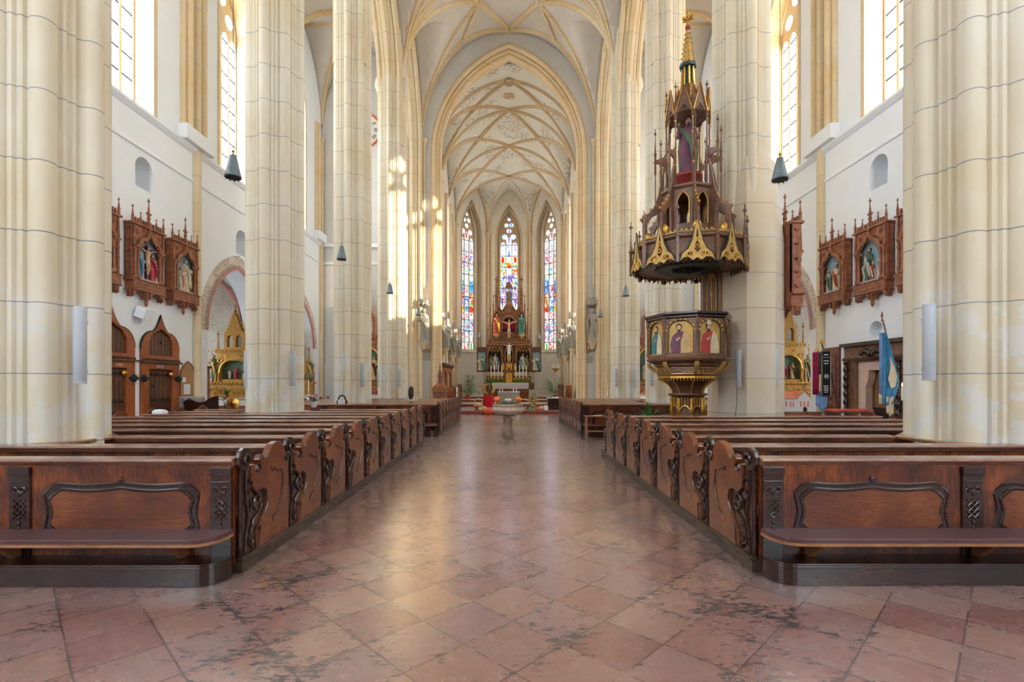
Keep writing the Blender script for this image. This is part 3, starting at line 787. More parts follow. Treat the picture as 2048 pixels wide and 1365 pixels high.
def make_window(n, mt, hw, z0, zs, rise, nl, matp, stained=None, parent=None, barstep=.62):
    root = struct(thing('window_%d' % n, (0, 0, 0)))
    o, h = tracery(hw, z0, zs, rise, nl)
    m = MB(); m.prism(o, -.07, .07, 'xz', h, mat=mt); m.build('window_frame', 'jamb' if not stained else 'chrib', parent=root)
    if stained is None:
        m = MB(); m.prism(opening(0, hw-.01, z0+.01, zs, rise-.02, 14), .0, .015, 'xz', mat=mt); m.build('pane', matp, parent=root)
    else:
        cs = .07; nx = int(2*hw/cs); nz = int((zs+rise-z0)/cs); m = MB(); rnd = random.Random(n)
        jit = {}
        def V(i, j):
            if (i, j) not in jit: jit[(i, j)] = (-hw+2*hw*i/nx+(rnd.uniform(-.022, .022) if 0 < i < nx else 0), z0+j*cs+rnd.uniform(-.02, .02))
            return jit[(i, j)]
        R = (hw*hw+rise*rise)/(2*hw)
        for i in range(nx):
            for j in range(nz):
                q = [V(i, j), V(i+1, j), V(i+1, j+1), V(i, j+1)]
                if all((z <= zs) or ((abs(x)+R-hw)**2+(z-zs)**2 < (R+.03)**2) for x, z in q):
                    ci = stained((i+.5)/nx, (j+.5)/nz, random.Random(i*7919+(j*2//3)*31+n))
                    m.add([(x, .02, z) for x, z in q], [(0, 1, 2, 3)], ci, mat=mt)
        m.build('pane', GL, parent=root, fixn=False)
    m = MB(); z = z0+barstep*.7
    while z < zs+.1:
        m.box(-hw+.03, hw-.03, -.045, -.02, z-.028, z+.028, mat=mt); z += barstep
    m.build('glazing_bar', 'lead', parent=root)
    return root
GLC = [('white', (240, 243, 255), 1.0), ('paleblue', (160, 198, 250), .9), ('blue', (60, 110, 225), .9), ('deepblue', (62, 62, 170), 1.1), ('red', (225, 40, 34), .9), ('yellow', (250, 200, 50), .9),
       ('green', (50, 150, 70), 1.1), ('teal', (60, 175, 200), .8), ('orange', (235, 130, 50), .9), ('purple', (130, 100, 215), .85), ('paleyellow', (235, 238, 190), 1.3), ('brown', (130, 84, 50), .9), ('lead', (70, 70, 90), .5)]
GL = [glass_col('glass_'+n, c, s) for n, c, s in GLC]
W_, PB, BL, DB, RD, YL, GN, TL, OR, PU, PY, BR, LD = range(13)
def paint_side(flip):
    def f(u, v, r):
        if flip: u = 1-u
        lane = int(u*3); lu = u*3-lane; c = abs(lu-.5)
        def P(*a): return r.choice(a)
        if v < .045: return GN if lane != 1 and c < .25 else (P(RD, W_) if lane == 1 else P(W_, PY))
        if v < .13: return P(W_, PB, BL, PB, W_, OR) if c < .35 else P(W_, RD, PB)
        if v < .21: return P(W_, PB, BL, W_, RD, TL) if c < .4 else P(OR, W_, PB)
        if v < .27: return P(W_, W_, PB, W_, RD) if c > .12 else P(W_, RD, W_)
        if v < .31: return P(YL, YL, OR) if lane == 0 else P(BL, PB, TL) if lane == 1 else P(RD, RD, OR)
        if v < .36: return P(PU, W_, OR, BL) if lane == 0 else P(TL, W_, BL) if lane == 1 else P(GN, OR, RD, W_)
        if v < .40: return P(OR, W_, BR, RD) if lane != 1 else P(W_, TL, PU)
        if v < .49: return P(RD, RD, W_) if (lane == 1 and v < .45 and c < .3) else P(W_, W_, PB) if (lane == 1 and c < .35) else P(TL, TL, BL, PB) if not flip else P(BL, PB, BL)
        if v < .57: return P(PY, PY, W_, PB, TL)
        if v < .66: return P(W_, W_, PB, RD, BL) if c < .3 else P(W_, OR, PB)
        if v < .73: return P(W_, PB, TL, W_, RD) if c < .2 else P(W_, W_, PB)
        if .78 < v < .82 and lane == 1 and c < .12: return RD
        if .70 < v < .74 and c < .12: return BL
        if v > .92: return P(PB, W_, TL, GN, W_)
        return P(W_, W_, W_, PB)
    return f
def paint_mid(u, v, r):
    lane = int(u*3); lu = u*3-lane; c = abs(lu-.5); P = lambda *a: r.choice(a)
    if v < .18: return P(PU, W_, DB) if c > .42 else P(W_, W_, PB)
    if v < .34: return P(W_, W_, W_, PB)
    if v < .44: return P(W_, BL, RD, PB, W_, PU) if lane != 1 else P(PB, W_, BL)
    if v < .555:
        d = sqrt((u-.5)**2*2.4+((v-.485)*7.8)**2)
        if lane == 1 or .47 < d < .62: return P(PU, PU, DB, PB, W_)
        return P(W_, YL, W_, GN, PB)
    if v < .60: return P(OR, W_, TL, YL) if lane == 0 else P(RD, OR, W_) if lane == 2 else P(W_, PB)
    if v < .64: return P(RD, RD, OR) if lane == 1 and c < .3 else P(W_, GN, W_, YL)
    if v < .68: return RD if lane != 1 and c < .22 else P(W_, W_, YL)
    if v < .72: return BL if lane == 1 and c < .16 else W_
    if v < .80: return P(W_, PU, W_) if c < .1 else P(W_, W_, PB)
    if v < .87: return P(PB, TL, PB, W_) if lane != 1 else (PU if c < .1 else W_)
    return P(PB, W_, W_, TL, PB, BL, OR)
def yzmat(x, y, s):   # local x -> world y, local -y -> towards the nave
    return Matrix(((0, -1 if s < 0 else 1, 0, x), (1 if s < 0 else -1, 0, 0, y), (0, 0, 1, 0), (0, 0, 0, 1)))
wn = 1
for s in (-1, 1):
    for c in WINC:
        make_window(wn, yzmat(s*(W+.6), c, s), 1.06, 9.16, 14.9, 1.93, 4, 'pane' if s < 0 else 'pane_r'); wn += 1
    for u in (3.0, 7.9, 10.6):
        make_window(wn, yzmat(s*(XC+.6), 28.0+u, s), .78, 5, 13.2, 1.78, 3, 'pane_c'); wn += 1  # added choir side windows, mostly unseen, for light from the sides
for k, (w, mt, L) in enumerate(face):
    make_window(wn, mt @ Matrix.Translation((L/2, .72, 0)), .8, SIL, SPR, WR_, 3, None, stained=(paint_side(False), paint_mid, paint_side(True))[k], barstep=.95); wn += 1
for s in (-1, 1):
    for c in (18.85, 24.3): make_window(wn, yzmat(s*(W+4.42), c, s), .89, 1.62, 3.6, 1.08, 4, 'pane'); wn += 1  # added glowing windows, out of view, that lighten the chapel interiors
for x in (-8, 8):
    make_window(wn, Matrix.Translation((x, YW-.5, 0)), 1.28, 3.5, 13, 2.48, 4, 'pane'); wn += 1  # unseen west windows, added as frontal light from behind the camera
# ================================================================== PEWS
STRIP = [(0, .13), (0, .86), (-.03, .9), (-.035, .96), (-.01, 1.01), (.05, 1.035), (.12, 1.025), (.165, .97), (.145, .9), (.12, .87), (.125, .8), (.15, .66), (.21, .605), (.3, .625), (.37, .6), (.392, .54), (.38, .48), (.33, .41), (.255, .34), (.2, .27), (.215, .13)]
PANEL = [(.225, .13), (.21, .27), (.262, .335), (.34, .41), (.392, .48), (.402, .54), (.38, .605), (.31, .635), (.22, .615), (.16, .665), (.138, .8), (.145, .87), (.19, .88), (.195, .83), (.235, .795), (.285, .81), (.3, .86), (.275, .9), (.3, .935), (.34, .935), (.375, .9), (.42, .915), (.46, .965), (.52, 1.01), (.6, 1.028), (.68, 1.015), (.745, .97), (.77, .91), (.79, .86), (.825, .83), (.845, .8), (.848, .13)]
def scroll(cy, cz, r, a0, turns, n=14, shrink=.3):
    return [(cy+r*(1-(1-shrink)*k/n)*cos(a0+turns*2*pi*k/n), cz+r*(1-(1-shrink)*k/n)*sin(a0+turns*2*pi*k/n)) for k in range(n+1)]
def pew_end_meshes(s, per):
    k = per/.86
    ou = -s   # outward (towards the aisle) sign in x
    a = MB(); a.prism([(y*k, z) for y, z in STRIP], 0, ou*.045, 'yz')
    c = MB()
    for pts, r in (([(.03, .14), (.05, .3), (.09, .42), (.07, .56), (.04, .7), (.06, .84)], .012), (scroll(.25, .55, .09, -1, -.9), .014), (scroll(.14, .24, .06, 2, .9), .012), (scroll(.07, .93, .055, 0, 1.1), .015),
                   ([(.15, .16), (.12, .3), (.17, .4), (.26, .44), (.32, .5)], .013), (scroll(.08, .74, .04, 0, 1), .01), ([(.1, .45), (.14, .5), (.13, .58)], .01)):
        c.tube([(ou*.05, y*k, z) for y, z in pts], r, 6)
    for q in range(9):
        c.sphere((ou*.05, (.04+.05*((q*7) % 5)/2)*k, .2+.075*q), (.012, .014, .02), 6, 4)
    p = MB(); p.prism([(y*k, z) for y, z in PANEL], -ou*.01, ou*.06, 'yz')
    e = MB()
    for pts, r in (([(.47, .8), (.5, .765), (.54, .79), (.6, .745), (.66, .755), (.7, .72), (.71, .62), (.67, .48), (.62, .38), (.56, .36), (.52, .345), (.49, .3)], .007),
                   ([(.152, .67), (.22, .628), (.31, .645), (.388, .61), (.41, .54), (.4, .48), (.345, .4)], .009), (scroll(.24, .845, .045, -2.6, .6), .012), (scroll(.8, .85, .05, .5, .9), .016), ([(.23, .3), (.27, .33), (.26, .2), (.24, .14)], .008)):
        e.tube([(ou*.062, y*k, z) for y, z in pts], r, 6)
    e.sphere((ou*.03, .33*k, .925), (.036, .03, .02), 10, 6); e.sphere((ou*.03, .815*k, .84), (.045, .04, .035), 10, 6)
    return a, c, p, e
ORD = ['front', 'second', 'third', 'fourth', 'fifth', 'sixth', 'seventh', 'eighth', 'ninth', 'tenth']
def pew_block(s, xe, xw, y0, per, n, side, which, holes=(), front_numbers=()):
    """s side, xe aisle edge |x|, xw outer edge |x|; holes = (pillar y, x centre, half width)"""
    L = xw-xe; ms = [None]*4
    A = pew_end_meshes(s, per)
    grp = 'carved pews in the %s %s block' % (which, side)
    proto_end = None
    for k in range(n):
        y = y0+per*k
        row = thing('pew', (s*xe, y, 0), 0, '%s row of the %s %s block of dark wooden pews' % (ORD[k] if k else 'first, camera-side', which, side) if k else 'panelled first row of the %s %s block of dark wooden pews' % (which, side), 'pew', grp)
        segs = [(0.0, L)]
        for (py, px, hw) in holes:
            if y-.1 < py+.66 and y+.78 > py-.66: segs = [(0, px-hw-xe), (px+hw-xe, L)]
        segs_back = [(0.0, L)]
        for (py, px, hw) in holes:
            if y-.14 < py+.66 and y+.0 > py-.56: segs_back = [(0, px-hw-xe), (px+hw-xe, L)]
        b = MB(); t = MB(); st = MB()
        X = lambda a, c: sorted((s*a, s*c))
        for a, c in segs_back:
            if c-a < .2: continue
            b.box(*X(a+.01, c-.01), -.018, .018, .1, .925)
            t.prism([(-.075, .925), (-.085, .94), (-.075, .957), (.05, .965), (.06, .955), (.05, .925)], s*(a+.0), s*(c), 'yz')
            t.prism([(-.04, .895), (-.018, .895), (-.018, .925), (-.06, .925)], s*a, s*c, 'yz')
        b.build('backrest', 'pew', row, bevel=.003); t.build('book_ledge', 'pewtop', row, smooth=40)
        for a, c in segs:
            if c-a < .2 or k == n-1 and which == 'none': continue
            st.box(*X(a+.03, c-.03), .05, .43, .43, .46); st.box(*X(a+.05, c-.05), .33, .36, .12, .43)
            if not (k == n-1 and side == 'right' and which == 'near'): st.box(*X(a+.05, c-.05), .6, .78, .22, .25)
        st.build('seat', 'pew', row, bevel=.004)
        parts = []
        for q, (nm, mt) in enumerate((('carved_scroll_strip', 'dark'), ('carved_ornament', 'dark'), ('end_panel', 'pewend'), ('edge_carving', 'dark'))):
            if ms[q] is None:
                o = A[q].build(nm, mt, row, smooth=35 if q in (1, 3) else None, bevel=.012 if q == 2 else (.01 if q == 0 else 0)); ms[q] = o
            else: o = ms[q].copy(); COL.objects.link(o); o.parent = row
        h = MB(); h.prism([(.02, .1), (.02, .9), (.08, .96), (.17, 1.03), (.28, 1.05), (.4, 1.0), (.48, .9), (.5, .7), (.62, .6), (.64, .1)], s*(L-.05), s*L, 'yz'); h.build('wall_side_end_panel', 'pew', row, bevel=.01)
        if k == n-1:
            for q in (0, 1):
                e = ms[q].copy(); COL.objects.link(e); e.parent = row; e.location = (0, per, 0)
        if k == 0: front_row(row, s, L, side, which)
        if k == 1 and front_numbers:
            for dx, tx in front_numbers:
                tm = text_mb(tx, .068, .001); tm.xform(Matrix(((1, 0, 0, s*dx), (0, 0, 1, -.02), (0, 1, 0, .845), (0, 0, 0, 1)))); tm.build('seat_number', 'black', row, fixn=False)
    # platform
    ph = [[(s*(px+ .66*1.0*cos(pi/8+i*pi/4)), py+.66*sin(pi/8+i*pi/4)) for i in range(8)] for (py, px, hw) in holes]
    P = MB(); ye = y0+per*n+.12
    if side == 'right' and which == 'near': ph.append([(3.72+.47*cos(pi/8+i*pi/4), 10.4+.47*sin(pi/8+i*pi/4)) for i in range(8)]); ye = 10.95
    P.prism([(s*(xe-.05), y0+.0), (s*(xe-.05), ye), (s*xw, ye), (s*xw, y0)], 0, .1, 'xy', ph)
    P.prism([(s*(xe-.07), y0+.0), (s*(xe-.07), ye), (s*(xe), ye), (s*(xe), y0)], .1, .135, 'xy')
    o = P.build('pew_platform', 'base', bevel=.006); tag(o, 'worn wooden floor platform under the %s %s block of pews' % (which, side), 'platform')
    for (py, px, hw) in holes:
        c = MB(); R0, R1 = .64, .73
        oc = [(R1*cos(pi/8+i*pi/4), R1*sin(pi/8+i*pi/4)) for i in range(8)]; ic = [(R0*cos(pi/8+i*pi/4), R0*sin(pi/8+i*pi/4)) for i in range(8)]; io = [(.68*cos(pi/8+i*pi/4), .68*sin(pi/8+i*pi/4)) for i in range(8)]
        c.prism(io, .1, .92, 'xy', [ic]); b = c.build('pillar_bench_casing', 'pew', loc=(s*px, py, 0))
        tag(b, 'eight-sided wooden casing round the foot of the %s pillar %s of the aisle' % ('nearest' if py < 7 else 'second' if py < 13 else 'third', side), 'casing')
        c = MB(); c.prism(oc, .92, .96, 'xy', [ic]); c.build('casing_ledge', 'pewtop', parent=b, bevel=.01)
def wavy(x0, x1, z0, z1, n=12, inset=0):
    """rounded rococo panel outline"""
    x0 += inset; x1 -= inset; z0 += inset; z1 -= inset; P = []
    cx = (x0+x1)/2; w = x1-x0; h = z1-z0
    for k in range(2*n+1):
        u = k/(2*n); v = abs(2*u-1); P.append((x0+.05*w+(w*.90)*u, z1-.024*sin(pi*v)-.03*max(0, (v-.86)/.14)**2))
    P = [(x, z) for x, z in P]
    for k in range(1, n): u = k/n; P.append((x1-.014+.014*cos(2*pi*u)-.0, z1-.06-(h-.1)*u))
    for k in range(2*n+1):
        u = k/(2*n); v = abs(2*u-1); P.append((x1-.05*w-(w*.90)*u, z0+.018*sin(pi*v)+.02*max(0, (v-.86)/.14)**2))
    for k in range(1, n): u = k/n; P.append((x0+.014-.014*cos(2*pi*u), z0+.04+(h-.1)*u))
    for _ in range(2):
        Q = []
        for i in range(len(P)):
            a, b = P[i], P[(i+1) % len(P)]; Q += [(a[0]*.75+b[0]*.25, a[1]*.75+b[1]*.25), (a[0]*.25+b[0]*.75, a[1]*.25+b[1]*.75)]
        P = Q
    return P
def front_row(row, s, L, side, which):
    X = lambda a, c: sorted((s*a, s*c))
    f = MB(); f.box(*X(0, L-.05), -.045, -.016, .12, .9); f.build('front_panel', 'pew', row)
    per = 1.64; k = 0; first = []
    while .0+per*k < L-.3:
        a = .01+per*k
        p = MB(); p.box(*X(a, a+.17), -.062, -.045, .13, .885); p.box(*X(a-.005, a+.175), -.075, -.045, .82, .89); p.box(*X(a+.01, a+.16), -.069, -.045, .765, .775); p.build('carved_pilaster', 'dark', row, bevel=.004)
        if which == 'near':
            p = MB(); cx = a+.085
            for q in range(5): p.sphere((s*(cx), -.066, .3+.045*q), (.012, .008, .018), 6, 4)
            for q in range(3):
                z = .47+.05*q; p.tube([(s*(cx-.05), -.065, z), (s*(cx), -.068, z+.05), (s*(cx+.05), -.065, z)], .006, 5); p.tube([(s*(cx-.05), -.065, z+.05), (s*(cx), -.068, z), (s*(cx+.05), -.065, z+.05)], .006, 5)
            for sg in (-1, 1): p.tube([(s*(cx+sg*y), -.066, z) for y, z in scroll(.03, .7, .03, 0, 1.1)], .008, 5)
            p.sphere((s*cx, -.066, .68), (.014, .01, .03), 6, 4); p.build('pilaster_ornament', 'dark', row, smooth=50)
        if a+.17+1.3 < L:
            x0, x1 = a+.27, a+1.54; z0, z1 = .30, .765
            o1 = wavy(x0, x1, z0, z1); 
            m = MB(); m.tube([(s*x, -.046, z) for x, z in o1], .014, 6, closed=True)
            o2 = wavy(x0, x1, z0, z1, inset=.045); m.tube([(s*x, -.046, z) for x, z in o2], .016, 6, closed=True)
            m.sphere((s*(x0+x1)/2, -.055, z1+.02), (.02, .012, .03), 8, 5)
            m.build('panel_moulding', 'dark', row, smooth=50)
            m = MB(); m.prism([(s*x, z) for x, z in o1], -.046, -.05, 'xz', [[(s*x, z) for x, z in o2]]); m.build('panel_border', 'dark', row)
            m = MB(); m.prism([(s*x, z) for x, z in wavy(x0, x1, z0, z1, inset=.06)], -.046, -.056, 'xz'); m.build('raised_field', 'pewend', row, bevel=.004)
        k += 1
    if which in ('near', 'far'):
        e = .05; d = .30; n = 8
        def sled(x0, x1, yd, r): # rounded front corner near the aisle
            P = [(x1, 0), (x1, -yd)]; P += [(x0+r-r*sin(pi/2*i/n), -yd+r*1.0*(1-cos(pi/2*i/n))) for i in range(n+1)]; P += [(x0, 0)]
            return [(s*x, y) for x, y in P]
        k0 = MB(); k0.prism(sled(.0, L-.1, d, .2), .325, .35, 'xy', mat=Matrix.Translation((0, -.045, 0))); k0.build('kneeler_board', 'bench', row)
        k1 = MB(); k1.prism(sled(.0, L-.1, d+.004, .2), .35, .385, 'xy', mat=Matrix.Translation((0, -.045, 0))); k1.build('kneeler_cushion', 'leather', row, bevel=.014)
        k2 = MB(); k2.prism(sled(.0, L-.1, .235, .17), 0, .17, 'xy', mat=Matrix.Translation((0, -.045, 0))); k2.prism(sled(-.006, L-.1, .245, .17), .135, .155, 'xy', mat=Matrix.Translation((0, -.045, 0)))
        k2.build('kneeler_plinth', 'dark', row, bevel=.006)
        x = .36
        while x < L-.3:
            q = MB(); q.prism([(-.045, .17), (-.045, .325), (-.25, .325), (-.26, .3), (-.17, .22), (-.12, .17)], s*x, s*(x+.05), 'yz'); q.build('bracket', 'bench', row, bevel=.005); x += 1.36
pew_block(-1, 2.25, 7.45, 4.13, .86, 10, 'left', 'near', [(PIL[0], 5.28, .72), (PIL[1], 5.2, .72)], [(.24, '160'), (.74, '159'), (1.02, '158'), (1.33, '157'), (1.72, '156'), (2.05, '155')])
pew_block(1, 2.07, 7.0, 4.16, .88, 7, 'right', 'near', [(PIL[0], 5.24, .72)], [(.26, '162'), (.6, '163'), (.98, '164'), (1.38, '165'), (1.95, '166'), (2.32, '167')])
pew_block(-1, 2.16, 7.6, 15.05, .8, 8, 'left', 'far', [(PIL[2], 5.2, .72)])
pew_block(1, 2.2, 7.6, 14.95, .8, 8, 'right', 'far', [(PIL[2], 5.16, .72)])

# low bench in front of the far right block
t = thing('bench', (2.15, 14.25, 0), 0, 'low light wooden bench in front of the far right pews', 'bench')
m = MB(); m.box(0, 4.4, -.14, .14, .63, .66); m.build('top_board', 'bench', t, bevel=.006)
m = MB(); m.box(0.02, 4.38, -.13, .13, .2, .225); m.build('lower_board', 'bench', t, bevel=.006)
for x in (.03, 2.1, 4.3):
    for y in (-.12, .08): m = MB(); m.box(x, x+.05, y, y+.04, 0, .63); m.build('leg', 'bench', t)
m = MB(); m.box(-.1, .14, -.08, .08, 0, .008); tag(m.build('leaflet', 'cloth', loc=(2.5, 14.25, .661)), 'small white leaflet lying on the light bench', 'leaflet')

# ================================================================== LAMPS, SPEAKERS
def lamp_mesh():
    root = thing('pendant_lamp', (0, 0, 0))
    m = MB(); m.lathe([(.128, 0), (.135, .012), (.128, .03), (.055, .36), (.05, .375), (.02, .39)], 24, fold=lambda a, z: .05*sin(12*a)); m.build('lamp_shade', 'lamp', root, smooth=60)
    m = MB(); m.lathe([(.115, -.012), (.12, .012)], 20)
    for i in range(10): a = 2*pi*i/10; m.sphere((.12*cos(a), .12*sin(a), -.018), .012, 5, 4)
    m.build('rim', 'iron', root)
    m = MB(); m.lathe([(.02, .39), (.012, .42), (.03, .44), (.012, .46), (.004, .5)], 8); m.build('finial', 'brass', root)
    m = MB(); m.tube([(0, 0, .48), (0, 0, 13.2)], .005, 5); m.build('cord', 'iron', root)
    return root
LP = lamp_mesh(); pr = LP
pos = [(-4.69, 8.5, 5.08, 'grey cone pendant lamp hanging before the tall left aisle window'), (-4.72, 14.1, 5.08, 'grey cone pendant lamp left, in front of the second and third pillars'), (-4.62, 19.4, 5.08, 'grey cone pendant lamp against the sunlit fourth left pillar'), (-4.6, 25.4, 5.05, 'small grey cone lamp beside the left pier statue'),
       (4.66, 8.6, 5.08, 'grey cone pendant lamp hanging before the bright right aisle window'), (4.62, 19.8, 5.05, 'grey cone pendant lamp against the fourth right pillar'), (4.62, 25.3, 4.95, 'small grey cone lamp beside the right pier statue'),
       (-2.3, 39.2, 5.2, 'tiny cone lamp in the choir, left of the high altar'), (2.35, 39.2, 5.1, 'tiny cone lamp in the choir, right of the high altar')]
for i, (x, y, z, lb) in enumerate(pos):
    o = LP if i == 0 else copy_tree(LP); o.location = (x, y, z); tag(o, lb, 'lamp', 'pendant cone lamps')
def speaker_mesh():
    root = thing('column_speaker', (0, 0, 0))
    m = MB(); m.lathe([(.05, 0), (.055, .01), (.055, .76), (.05, .77)], 18); m.build('housing', 'speaker', root, smooth=40)
    m = MB(); m.box(-.015, .015, .04, .08, .1, .14); m.box(-.015, .015, .04, .08, .6, .64); m.build('wall_bracket', 'speaker', root)
    m = MB(); m.lathe([(.056, .0), (.057, .005), (.057, .012), (.056, .016)], 18); m.build('end_cap', 'greystone', root)
    return root
SPK = speaker_mesh()
sp = [(at(160, 768, 5.0), 'white column loudspeaker on the nearest left pillar'), (at(1858, 762, 5.02), 'white column loudspeaker on the nearest right pillar'), (at(586, 772, 10.6), 'column loudspeaker on the aisle face of the second left pillar'), (at(493, 775, 10.72), 'column loudspeaker on the outer side of the second left pillar'),
      (at(726, 774, 16.0), 'column loudspeaker on the third left pillar'), (at(799, 775, 21.6), 'column loudspeaker on the fourth left pillar, aisle face'), (at(757, 774, 21.9), 'thin loudspeaker on the fourth left pillar, outer edge'),
      (at(1477, 775, 10.25), 'column loudspeaker with a hanging cable on the pulpit pillar'), (at(1551, 772, 10.5), 'column loudspeaker on the outer edge of the pulpit pillar'), (at(1303, 773, 16.1), 'column loudspeaker on the third right pillar, under the pulpit'),
      (at(1232, 774, 21.6), 'column loudspeaker on the left edge of the fourth right pillar'), (at(1270, 774, 21.6), 'column loudspeaker on the right edge of the fourth right pillar')]
for i, (p, lb) in enumerate(sp):
    o = SPK if i == 0 else copy_tree(SPK); o.location = p; tag(o, lb, 'loudspeaker', 'white column loudspeakers on the pillars')
p = at(1477, 775, 10.25)
m = MB(); m.tube([tuple(p+Vector((.0, .06, .0))), tuple(p+Vector((0, .08, -.3))), tuple(p+Vector((-.03, .09, -.7))), tuple(p+Vector((-.04, .1, -1.5)))], .006, 5); tag(m.build('cable', 'iron'), 'thin dark cable hanging below the loudspeaker on the pulpit pillar', 'cable')
p = at(160, 768, 5.0)

# ================================================================== STATIONS OF THE CROSS
def station(seed, cols, lb, pos, rz, cruc=False):
    r = thing('station_relief', pos, rz, lb, 'wall carving', 'carved stations of the cross on the aisle walls')
    w = .62
    m = MB()   # console
    m.prism([(-w-.06, .62), (-w-.06, .66), (w+.06, .66), (w+.06, .62), (w-.02, .6), (w-.02, .4), (w+.03, .36), (-w-.03, .36), (-w+.02, .4), (-w+.02, .6)], -.26, 0, 'xz')
    m.build('console', 'station', r, bevel=.006)
    m = MB()
    for a, b in ((-w, 0), (0, w)):
        P = [(a+.03, .36)]+[((a+b)/2-(.26)*cos(pi*i/8), .36-.26*(1-sin(pi*i/8))*.7) for i in range(9)]+[(b-.03, .36)]
        m.prism(P, -.22, -.02, 'xz')
    for x, d in ((-w+.04, .1), (0, .34), (w-.04, .1)): m.lathe([(.005, .36-d-.05), (.04, .36-d), (.07, .36)], 6, (x, -.13, 0))
    m.sphere((0, -.13, .06), (.05, .05, .06), 8, 5); m.sphere((-w+.04, -.13, .2), .04, 7, 4); m.sphere((w-.04, -.13, .2), .04, 7, 4)
    m.build('hanging_tracery', 'station', r, bevel=.004)
    m = MB()   # frame
    A = opening(0, .41, .68, 1.5, .44, 8)
    m.prism([(-w, .66), (-w, 2.12), (w, 2.12), (w, .66)], -.2, -.12, 'xz', [A])
    m.box(-w, -w+.07, -.12, 0, .66, 2.12); m.box(w-.07, w, -.12, 0, .66, 2.12); m.box(-w-.04, w+.04, -.25, 0, 2.12, 2.17); m.box(-w, w, -.02, 0, .66, 2.12)
    m.build('frame', 'station', r, bevel=.004)
    for sx in (-1, 1):
        m = MB()
        for q, rr in ((.42, .035), (.52, .03)): m.lathe([(rr*1.5, .68), (rr*1.5, .76), (rr, .8), (rr, 1.4), (rr*1.7, 1.46), (rr*1.9, 1.52)], 8, (sx*q, -.22, 0))
        m.box(sx*.47-.1, sx*.47+.1, -.29, -.15, 1.52, 1.56); m.lathe([(.04, 1.56), (.02, 2.12)], 4, (sx*.56, -.22, 0))
        m.build('column', 'station', r, smooth=40)
    m = MB(); O = ogee(0, .46, 1.52, .62); I = ogee(0, .4, 1.49, .5)
    m.prism(O+I[::-1], -.27, -.19, 'xz')
    for k in range(9):
        a = pi*k/8; m.sphere((.36*cos(a), -.22, 1.5+.38*sin(a)**.8), (.05, .03, .045), 7, 4)
    m.tube([(0, -.24, 2.0), (0, -.24, 2.3)], .035, 5)
    for sx in (-1, 1):
        for (cx, cz, q) in ((.4, 1.95, .07), (.2, 2.04, .045), (.5, 1.75, .05)): m.tube([(sx*cx+x, -.205, cz+z) for x, z in scroll(0, 0, q, 0, 1.3*sx, 12)], .014, 5)
        for k in range(5): m.sphere((sx*.56, -.22, .8+.28*k), (.028, .03, .05), 6, 4); m.sphere((sx*.64, -.1, .8+.3*k), (.03, .05, .04), 6, 4)
    for k in range(11): m.sphere((-.55+.11*k, -.27, .64), (.03, .02, .02), 6, 4)
    for k in range(12):
        u = k/11*2-1; m.sphere((u*.4, -.27, 2.02-.5*abs(u)**.6), (.03, .025, .035), 6, 4)
    m.box(-.5, .5, -.27, -.24, .44, .46); m.box(-.5, .5, -.27, -.24, .55, .57)
    m.build('ogee_arch', 'station', r, bevel=.003)
    m = MB()
    for k in range(13):
        x = -w+.04+k*(2*w-.08)/12
        if k % 3: m.box(x-.02, x+.02, -.22, -.17, 2.17, 2.26); m.sphere((x, -.195, 2.29), .032, 6, 4)
    m.box(-w, w, -.21, -.18, 2.17, 2.2); m.build('cresting', 'station', r)
    for x, z, h, rr in ((-w+.03, 2.12, .5, .03), (w-.03, 2.12, .5, .03), (-.3, 2.15, .36, .026), (.3, 2.15, .36, .026), (0, 2.2, .78, .036)):
        m = MB(); pinnacle(m, x, -.2, z, h, rr); 
        if x == 0: m.sphere((-.06, -.2, 2.55), .035, 6, 4); m.sphere((.06, -.2, 2.55), .035, 6, 4); m.sphere((0, -.2, 2.42), .05, 6, 4)
        m.build('pinnacle', 'station', r)
    m = MB(); m.box(-.42, .42, -.1, -.03, .68, 1.96, 0); m.box(-.41, .41, -.22, -.1, .68, .72, 1); rel = m.build('relief', ['skyblue', 'greystone'], r)
    rnd = random.Random(seed)
    for k, (x, h, c1, c2) in enumerate(cols):
        m = MB(); figure(m, h*1.12, (0, 1, 2, 3), x*1.15, -.13, .72+(0 if h > .5 else 0), seed=seed*7+k, arms=rnd.choice(['book', 'bless', 'down']), mantle=h > .4)
        m.build('relief_figure', [c1, c2, 'skin', 'hair'], rel, smooth=50)
    if cruc:
        m = MB(); m.box(-.025, .025, -.14, -.1, .72, 1.85, 2); m.box(-.34, .34, -.14, -.1, 1.55, 1.6, 2); corpus(m, .8, 0, -.17, .86); m.build('crucifix', ['cream', 'skin', 'hair'], rel, smooth=50)
    return r
F1 = [(-.24, .62, 'tealrobe', 'bluecloth'), (.2, .66, 'redrobe', 'maroon'), (-.12, .34, 'pinkflower', 'redrobe'), (.3, .55, 'beige', 'greenrobe')]
F2 = [(-.25, .4, 'tealrobe', 'cream'), (-.1, .6, 'beige', 'skin'), (.08, .85, 'cream', 'beige'), (.22, .5, 'greenrobe', 'cream'), (0, .35, 'skin', 'beige')]
F3 = [(-.22, .62, 'greystone', 'greenrobe'), (.08, .7, 'cream', 'redrobe'), (.26, .5, 'beige', 'beige')]
F4 = [(-.25, .5, 'greystone', 'beige'), (0, .44, 'redrobe', 'cream'), (.25, .55, 'beige', 'greystone'), (-.1, .8, 'greenrobe', 'greystone')]
X0 = W-.02
station(1, F1, 'carved oak station on the left wall showing the crucifixion, above the doors', (-X0, 13.85, 3.72), pi/2, True)
station(2, F2, 'carved oak station on the left wall beside the stone wall shaft, with a descent scene', (-X0, 15.42, 3.72), pi/2)
